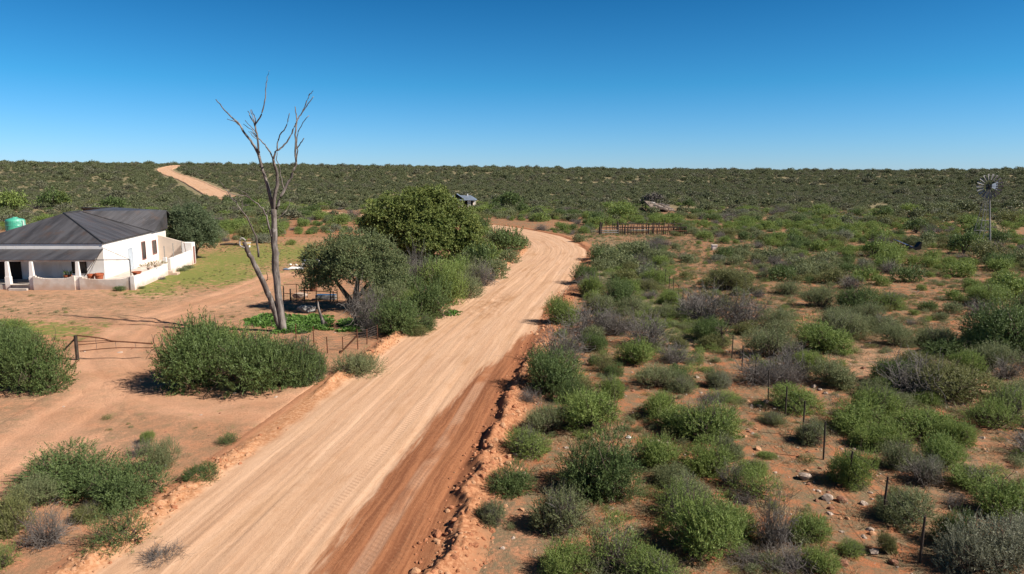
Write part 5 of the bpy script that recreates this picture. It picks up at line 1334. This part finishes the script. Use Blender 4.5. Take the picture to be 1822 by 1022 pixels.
for (u0, u1, z, yb, mt) in ((1068, 1100, 1.05, 0, 'post'), (1068, 1100, .7, 0, 'tower'), (1068, 1100, .35, 0, 'tower'), (1100, 1160, 1.15, 0, 'post'), (1100, 1156, .75, 0, 'tower'), (1100, 1156, .4, 0, 'rust'), (1160, 1222, 1.2, 0, 'post'), (1160, 1222, .6, 0, 'rust'), (1090, 1215, 1.2, 7, 'post'), (1090, 1215, .6, 7, 'rust')):
    y = G((u0 + u1) / 2, 418)[1] + yb; p0, p1 = at_y(u0, 412, y), at_y(u1, 412, y); p0[2] = float(terrain(*p0[:2])) + z; p1[2] = float(terrain(*p1[:2])) + z
    mb = MB(); mb.tube([p0 - b, (p0 + p1) / 2 - b + np.array([0, 0, g.normal(0, .05)]), p1 - b], .075, 5, wob=.2); mb.build('rail', M[mt], kr)

b = G(1178, 378); sh = thing('collapsed_shelter', 'collapsed open shelter with a leaning grey thatch roof beyond the kraal', 'shelter', b)
rm = depth(b) / F_PX
g = np.random.default_rng(33)
def sp(dx, dy, dz): return (dx * rm, dy, dz * rm)
rows = MB()
nx, ny = 16, 6; V = []; 
for j in range(ny + 1):
    for i in range(nx + 1):
        x = -22 + 46 * i / nx - 3 * j / ny; s = j / ny; z = (10.5 - 8.0 * (i / nx)) + s * 9.5 * (1 - .25 * i / nx) + g.normal(0, .5)
        V.append((x * rm, s * 6.0, z * rm))
n0 = len(V); V = V + [(q[0], q[1], q[2] - .3) for q in V]
F = []
for j in range(ny):
    for i in range(nx):
        a_ = j * (nx + 1) + i; F.append((a_, a_ + 1, a_ + nx + 2, a_ + nx + 1)); F.append((n0 + a_, n0 + a_ + nx + 1, n0 + a_ + nx + 2, n0 + a_ + 1))
bd = [i for i in range(nx + 1)] + [j * (nx + 1) + nx for j in range(1, ny + 1)] + [ny * (nx + 1) + i for i in range(nx - 1, -1, -1)] + [j * (nx + 1) for j in range(ny - 1, 0, -1)]
for q0, q1 in zip(bd, bd[1:] + bd[:1]): F.append((q0, q0 + n0, q1 + n0, q1))
MB().add(V, F).build('roof', M['thatch'], sh)
for i in range(22):
    x = g.uniform(-22, 18); s = g.random(); z0_ = (10.5 - 8.0 * ((x + 22) / 46)) + s * 8.5
    mb = MB(); L_ = g.uniform(3, 9); mb.tube([sp(x, s * 5.8, z0_ + 1.0), sp(x + L_, s * 5.8 + g.normal(0, .6), z0_ + .9 - L_ * .16)], .09, 5, wob=.3); mb.build('loose_pole', M['palewood' if i % 3 == 0 else 'deadwood'], sh)
for (dx, dy, h) in ((-21, .3, 9.5), (-10, .2, 7.5), (2, .2, 5.5), (14, .2, 3.8), (23, .3, 3.0), (-22, 5.6, 17), (0, 5.6, 13), (18, 5.6, 9)):
    mb = MB(); mb.tube([sp(dx, dy, -1), sp(dx, dy, h)], .11, 6, wob=.2); mb.build('post', M['post'], sh)
MB().box(-20 * rm, 20 * rm, 5.7, 6.0, -.1, 5.5 * rm).build('wall', M['bark'], sh)

b = G(822, 369); sd = thing('grey_shed', 'distant low building with a blue-grey iron roof behind the big tree', 'shed', b)
dm_ = depth(b) / F_PX
bx = lambda x0, x1, y0, y1, z0, z1: MB().box(x0 * dm_, x1 * dm_, y0, y1, z0 * dm_, z1 * dm_)
bx(-26, 20, 1.0, 6, 0, 13).build('wall', M['cream'], sd)
for (x0, x1) in ((2, 9), (16, 19)): bx(x0, x1, .9, .997, 1, 12).build('door', M['darkdoor'], sd)  # near-black panels stand for the shade inside the openings
for x in (-24, -6, 0.5, 10.5, 13.5, 22): bx(x, x + 2.0, -.6, -.2, 0, 12.4).build('pillar', M['white'], sd)
mb = MB(); z1, z2 = 12.6 * dm_, 20.5 * dm_
mb.slab([(-28 * dm_, -1.0, z1), (25 * dm_, -1.0, z1), (14 * dm_, 3.4, z2), (-8 * dm_, 3.4, z2), (-28 * dm_, 3.0, z2 * .93)], .08)
mb.slab([(25 * dm_, -1.0, z1), (25 * dm_, 7.0, z1), (14 * dm_, 3.4, z2)], .08); mb.slab([(25 * dm_, 7.0, z1), (-28 * dm_, 7.0, z1), (-28 * dm_, 3.4, z2 * .93), (14 * dm_, 3.4, z2)], .08)
mb.build('roof', M['slate'], sd)
mb = MB(); mb.slab([(-18 * dm_, .2, 16 * dm_), (-1 * dm_, .2, 16.0 * dm_), (-11 * dm_, .2, 23.5 * dm_)], .06); 
mb.hexa([(-16 * dm_, -.1, 15 * dm_), (3 * dm_, -.1, 15 * dm_), (3 * dm_, 3.2, 15 * dm_), (-16 * dm_, 3.2, 15 * dm_), (-10 * dm_, -.1, 23.0 * dm_), (-9 * dm_, -.1, 23 * dm_), (-9 * dm_, 3.2, 23 * dm_), (-10 * dm_, 3.2, 23 * dm_)]); o = mb.build('gable', M['darkdoor'], sd)
mb = MB(); mb.slab([(4.5 * dm_, -.3, 14.6 * dm_), (4.5 * dm_, 3.2, 14.6 * dm_), (-9.3 * dm_, 3.2, 23.7 * dm_), (-9.3 * dm_, -.3, 23.7 * dm_)], .06); mb.build('roof', M['slate'], sd)
bx(8, 10, 3.0, 3.5, 18.5, 23).build('chimney', M['white'], sd)

b = G(1609, 445); pm = depth(b) / F_PX; o = thing('blue_panel', 'pale blue tilted panel on short legs among the bushes left of the black sheet', 'panel', b)
MB().hexa([(-14 * pm, 0, 16.2 * pm), (14 * pm, 0, 5.0 * pm), (14 * pm, .9, 6.2 * pm), (-14 * pm, .9, 17.4 * pm), (-14 * pm, 0, 17.4 * pm), (14 * pm, 0, 6.2 * pm), (14 * pm, .9, 7.4 * pm), (-14 * pm, .9, 18.6 * pm)]).build('panel', M['panel'], o)
for x, h in ((-9, 14), (-4, 12), (10, 6.4)): MB().box(x * pm - .05, x * pm + .05, .3, .4, 0, h * pm).build('leg', M['post'], o)
MB().box(-15 * pm, -9 * pm, .1, .8, 0, 9 * pm).build('crate', M['rockred'], o)
b = G(1628, 446); o = thing('rubber_sheet', 'black rubber trough with one side curled up, beside the blue panel', 'trough', b)
V = []; n_ = 14
for j in range(2):
    for i in range(n_ + 1):
        t = i / n_; x = (-11 + 22 * t) * pm; zt_ = (9.5 - 4.5 * math.sin(math.pi * min(1, t * 1.15)) + (5.5 * max(0, t - .7) / .3) ** 1.0) * pm
        V += [(x, j * .75, 0.5 * pm + (2 * pm if t > .9 or t < .05 else 0)), (x, j * .75, zt_)]
F = []; W2 = 2 * (n_ + 1)
for i in range(n_):
    a_ = 2 * i; F += [(a_, a_ + 2, a_ + 3, a_ + 1), (W2 + a_, W2 + a_ + 1, W2 + a_ + 3, W2 + a_ + 2), (a_ + 1, a_ + 3, W2 + a_ + 3, W2 + a_ + 1), (a_, W2 + a_, W2 + a_ + 2, a_ + 2)]
F += [(0, 1, W2 + 1, W2), (W2 - 2, 2 * W2 - 2, 2 * W2 - 1, W2 - 1)]
MB().add(V, F).build('sheet', M['blackplastic'], o)
b = G(1271, 445); pm = depth(b) / F_PX; o = thing('white_box', 'small white block standing on bare red soil between green bushes', 'box', b)
MB().box(-4.5 * pm, 4.5 * pm, -.3, .3, 0, 8 * pm, None, .04).build('body', M['white'], o); MB().box(-5 * pm, 5 * pm, -.34, .34, 8 * pm, 9.2 * pm).build('lid', M['foot'], o)
p = G(1601, 428); o = link('rock', rock_mesh('rock', M['rockpale'], 870), None, p + np.array([0, 0, .3])); o.scale = (1.3, .8, .8); tag(o, 'pale boulder under the dark tree behind the blue panel', 'rock', 'rocks on the veld')
# small dead sapling by the fence
b = G(1283, 618); o = thing('dead_sapling', 'little dark dead sapling standing in line with the fence posts', 'tree', b)
tw = twigs(np.random.default_rng(55), 9, .5, .5, .02, bend=.5, segs=3, br=1); c = link('crown', fmesh('crown', tw, [M['stem']]), o, (0, 0, .75))
MB().tube([(0, 0, -.1), (.03, 0, .5), (0, 0, .95)], [.05, .045, .03], 6).build('trunk', M['stem'], o)

# ------------------------------------------------------------------ camera, sun, sky
cd = bpy.data.cameras.new('camera'); cam = bpy.data.objects.new('camera', cd); COL.objects.link(cam)
cd.sensor_width = 36.0; cd.lens = F_PX / W_PX * 36.0; cd.clip_start = 0.1; cd.clip_end = 6000
cam.location = (0, 0, CAM_H); cam.rotation_euler = (math.pi / 2 - PITCH, 0, 0)
scn.camera = cam
SUN_EL = R(41); sun_h = unit(np.array([0.955, -0.30]))
sv = np.array([sun_h[0] * math.cos(SUN_EL), sun_h[1] * math.cos(SUN_EL), math.sin(SUN_EL)])
sl = bpy.data.lights.new('sun', 'SUN'); sl.energy = 4.9; sl.angle = R(0.53); sl.color = (1.0, 0.93, 0.84)
so = bpy.data.objects.new('sun', sl); COL.objects.link(so); so.location = (30, -20, 60)
so.rotation_euler = Vector(tuple(-sv)).to_track_quat('-Z', 'Y').to_euler()
wd = bpy.data.worlds.new('World'); scn.world = wd; wd.use_nodes = True
nt = wd.node_tree; bg = nt.nodes['Background']
sky = nt.nodes.new('ShaderNodeTexSky'); sky.sky_type = 'NISHITA'; sky.sun_disc = False
sky.sun_elevation = SUN_EL; sky.sun_rotation = math.atan2(sun_h[0], sun_h[1]); sky.altitude = 900
sky.air_density = 1.0; sky.dust_density = 0.2; sky.ozone_density = 3.0
tcn = nt.nodes.new('ShaderNodeTexCoord'); sx3 = nt.nodes.new('ShaderNodeSeparateXYZ'); nt.links.new(tcn.outputs['Generated'], sx3.inputs[0])
cr = nt.nodes.new('ShaderNodeValToRGB'); nt.links.new(sx3.outputs[2], cr.inputs[0])
e = cr.color_ramp.elements; e[0].position = 0.0; e[0].color = (0.35, 0.51, 0.80, 1); e[1].position = 0.28; e[1].color = (0.03, 0.28, 0.46, 1); e4 = e.new(0.62); e4.color = (0.012, 0.085, 0.14, 1); e3 = e.new(0.12); e3.color = (0.12, 0.44, 0.64, 1)
mx_ = nt.nodes.new('ShaderNodeMix'); mx_.data_type = 'RGBA'; mx_.blend_type = 'MULTIPLY'; mx_.inputs[0].default_value = 1.0
nt.links.new(sky.outputs[0], mx_.inputs[6]); nt.links.new(cr.outputs[0], mx_.inputs[7]); nt.links.new(mx_.outputs[2], bg.inputs[0])
bg.inputs[1].default_value = 0.106
scn.view_settings.view_transform = 'Standard'; scn.view_settings.look = 'None'; scn.view_settings.exposure = 0.75; scn.view_settings.gamma = 1.0
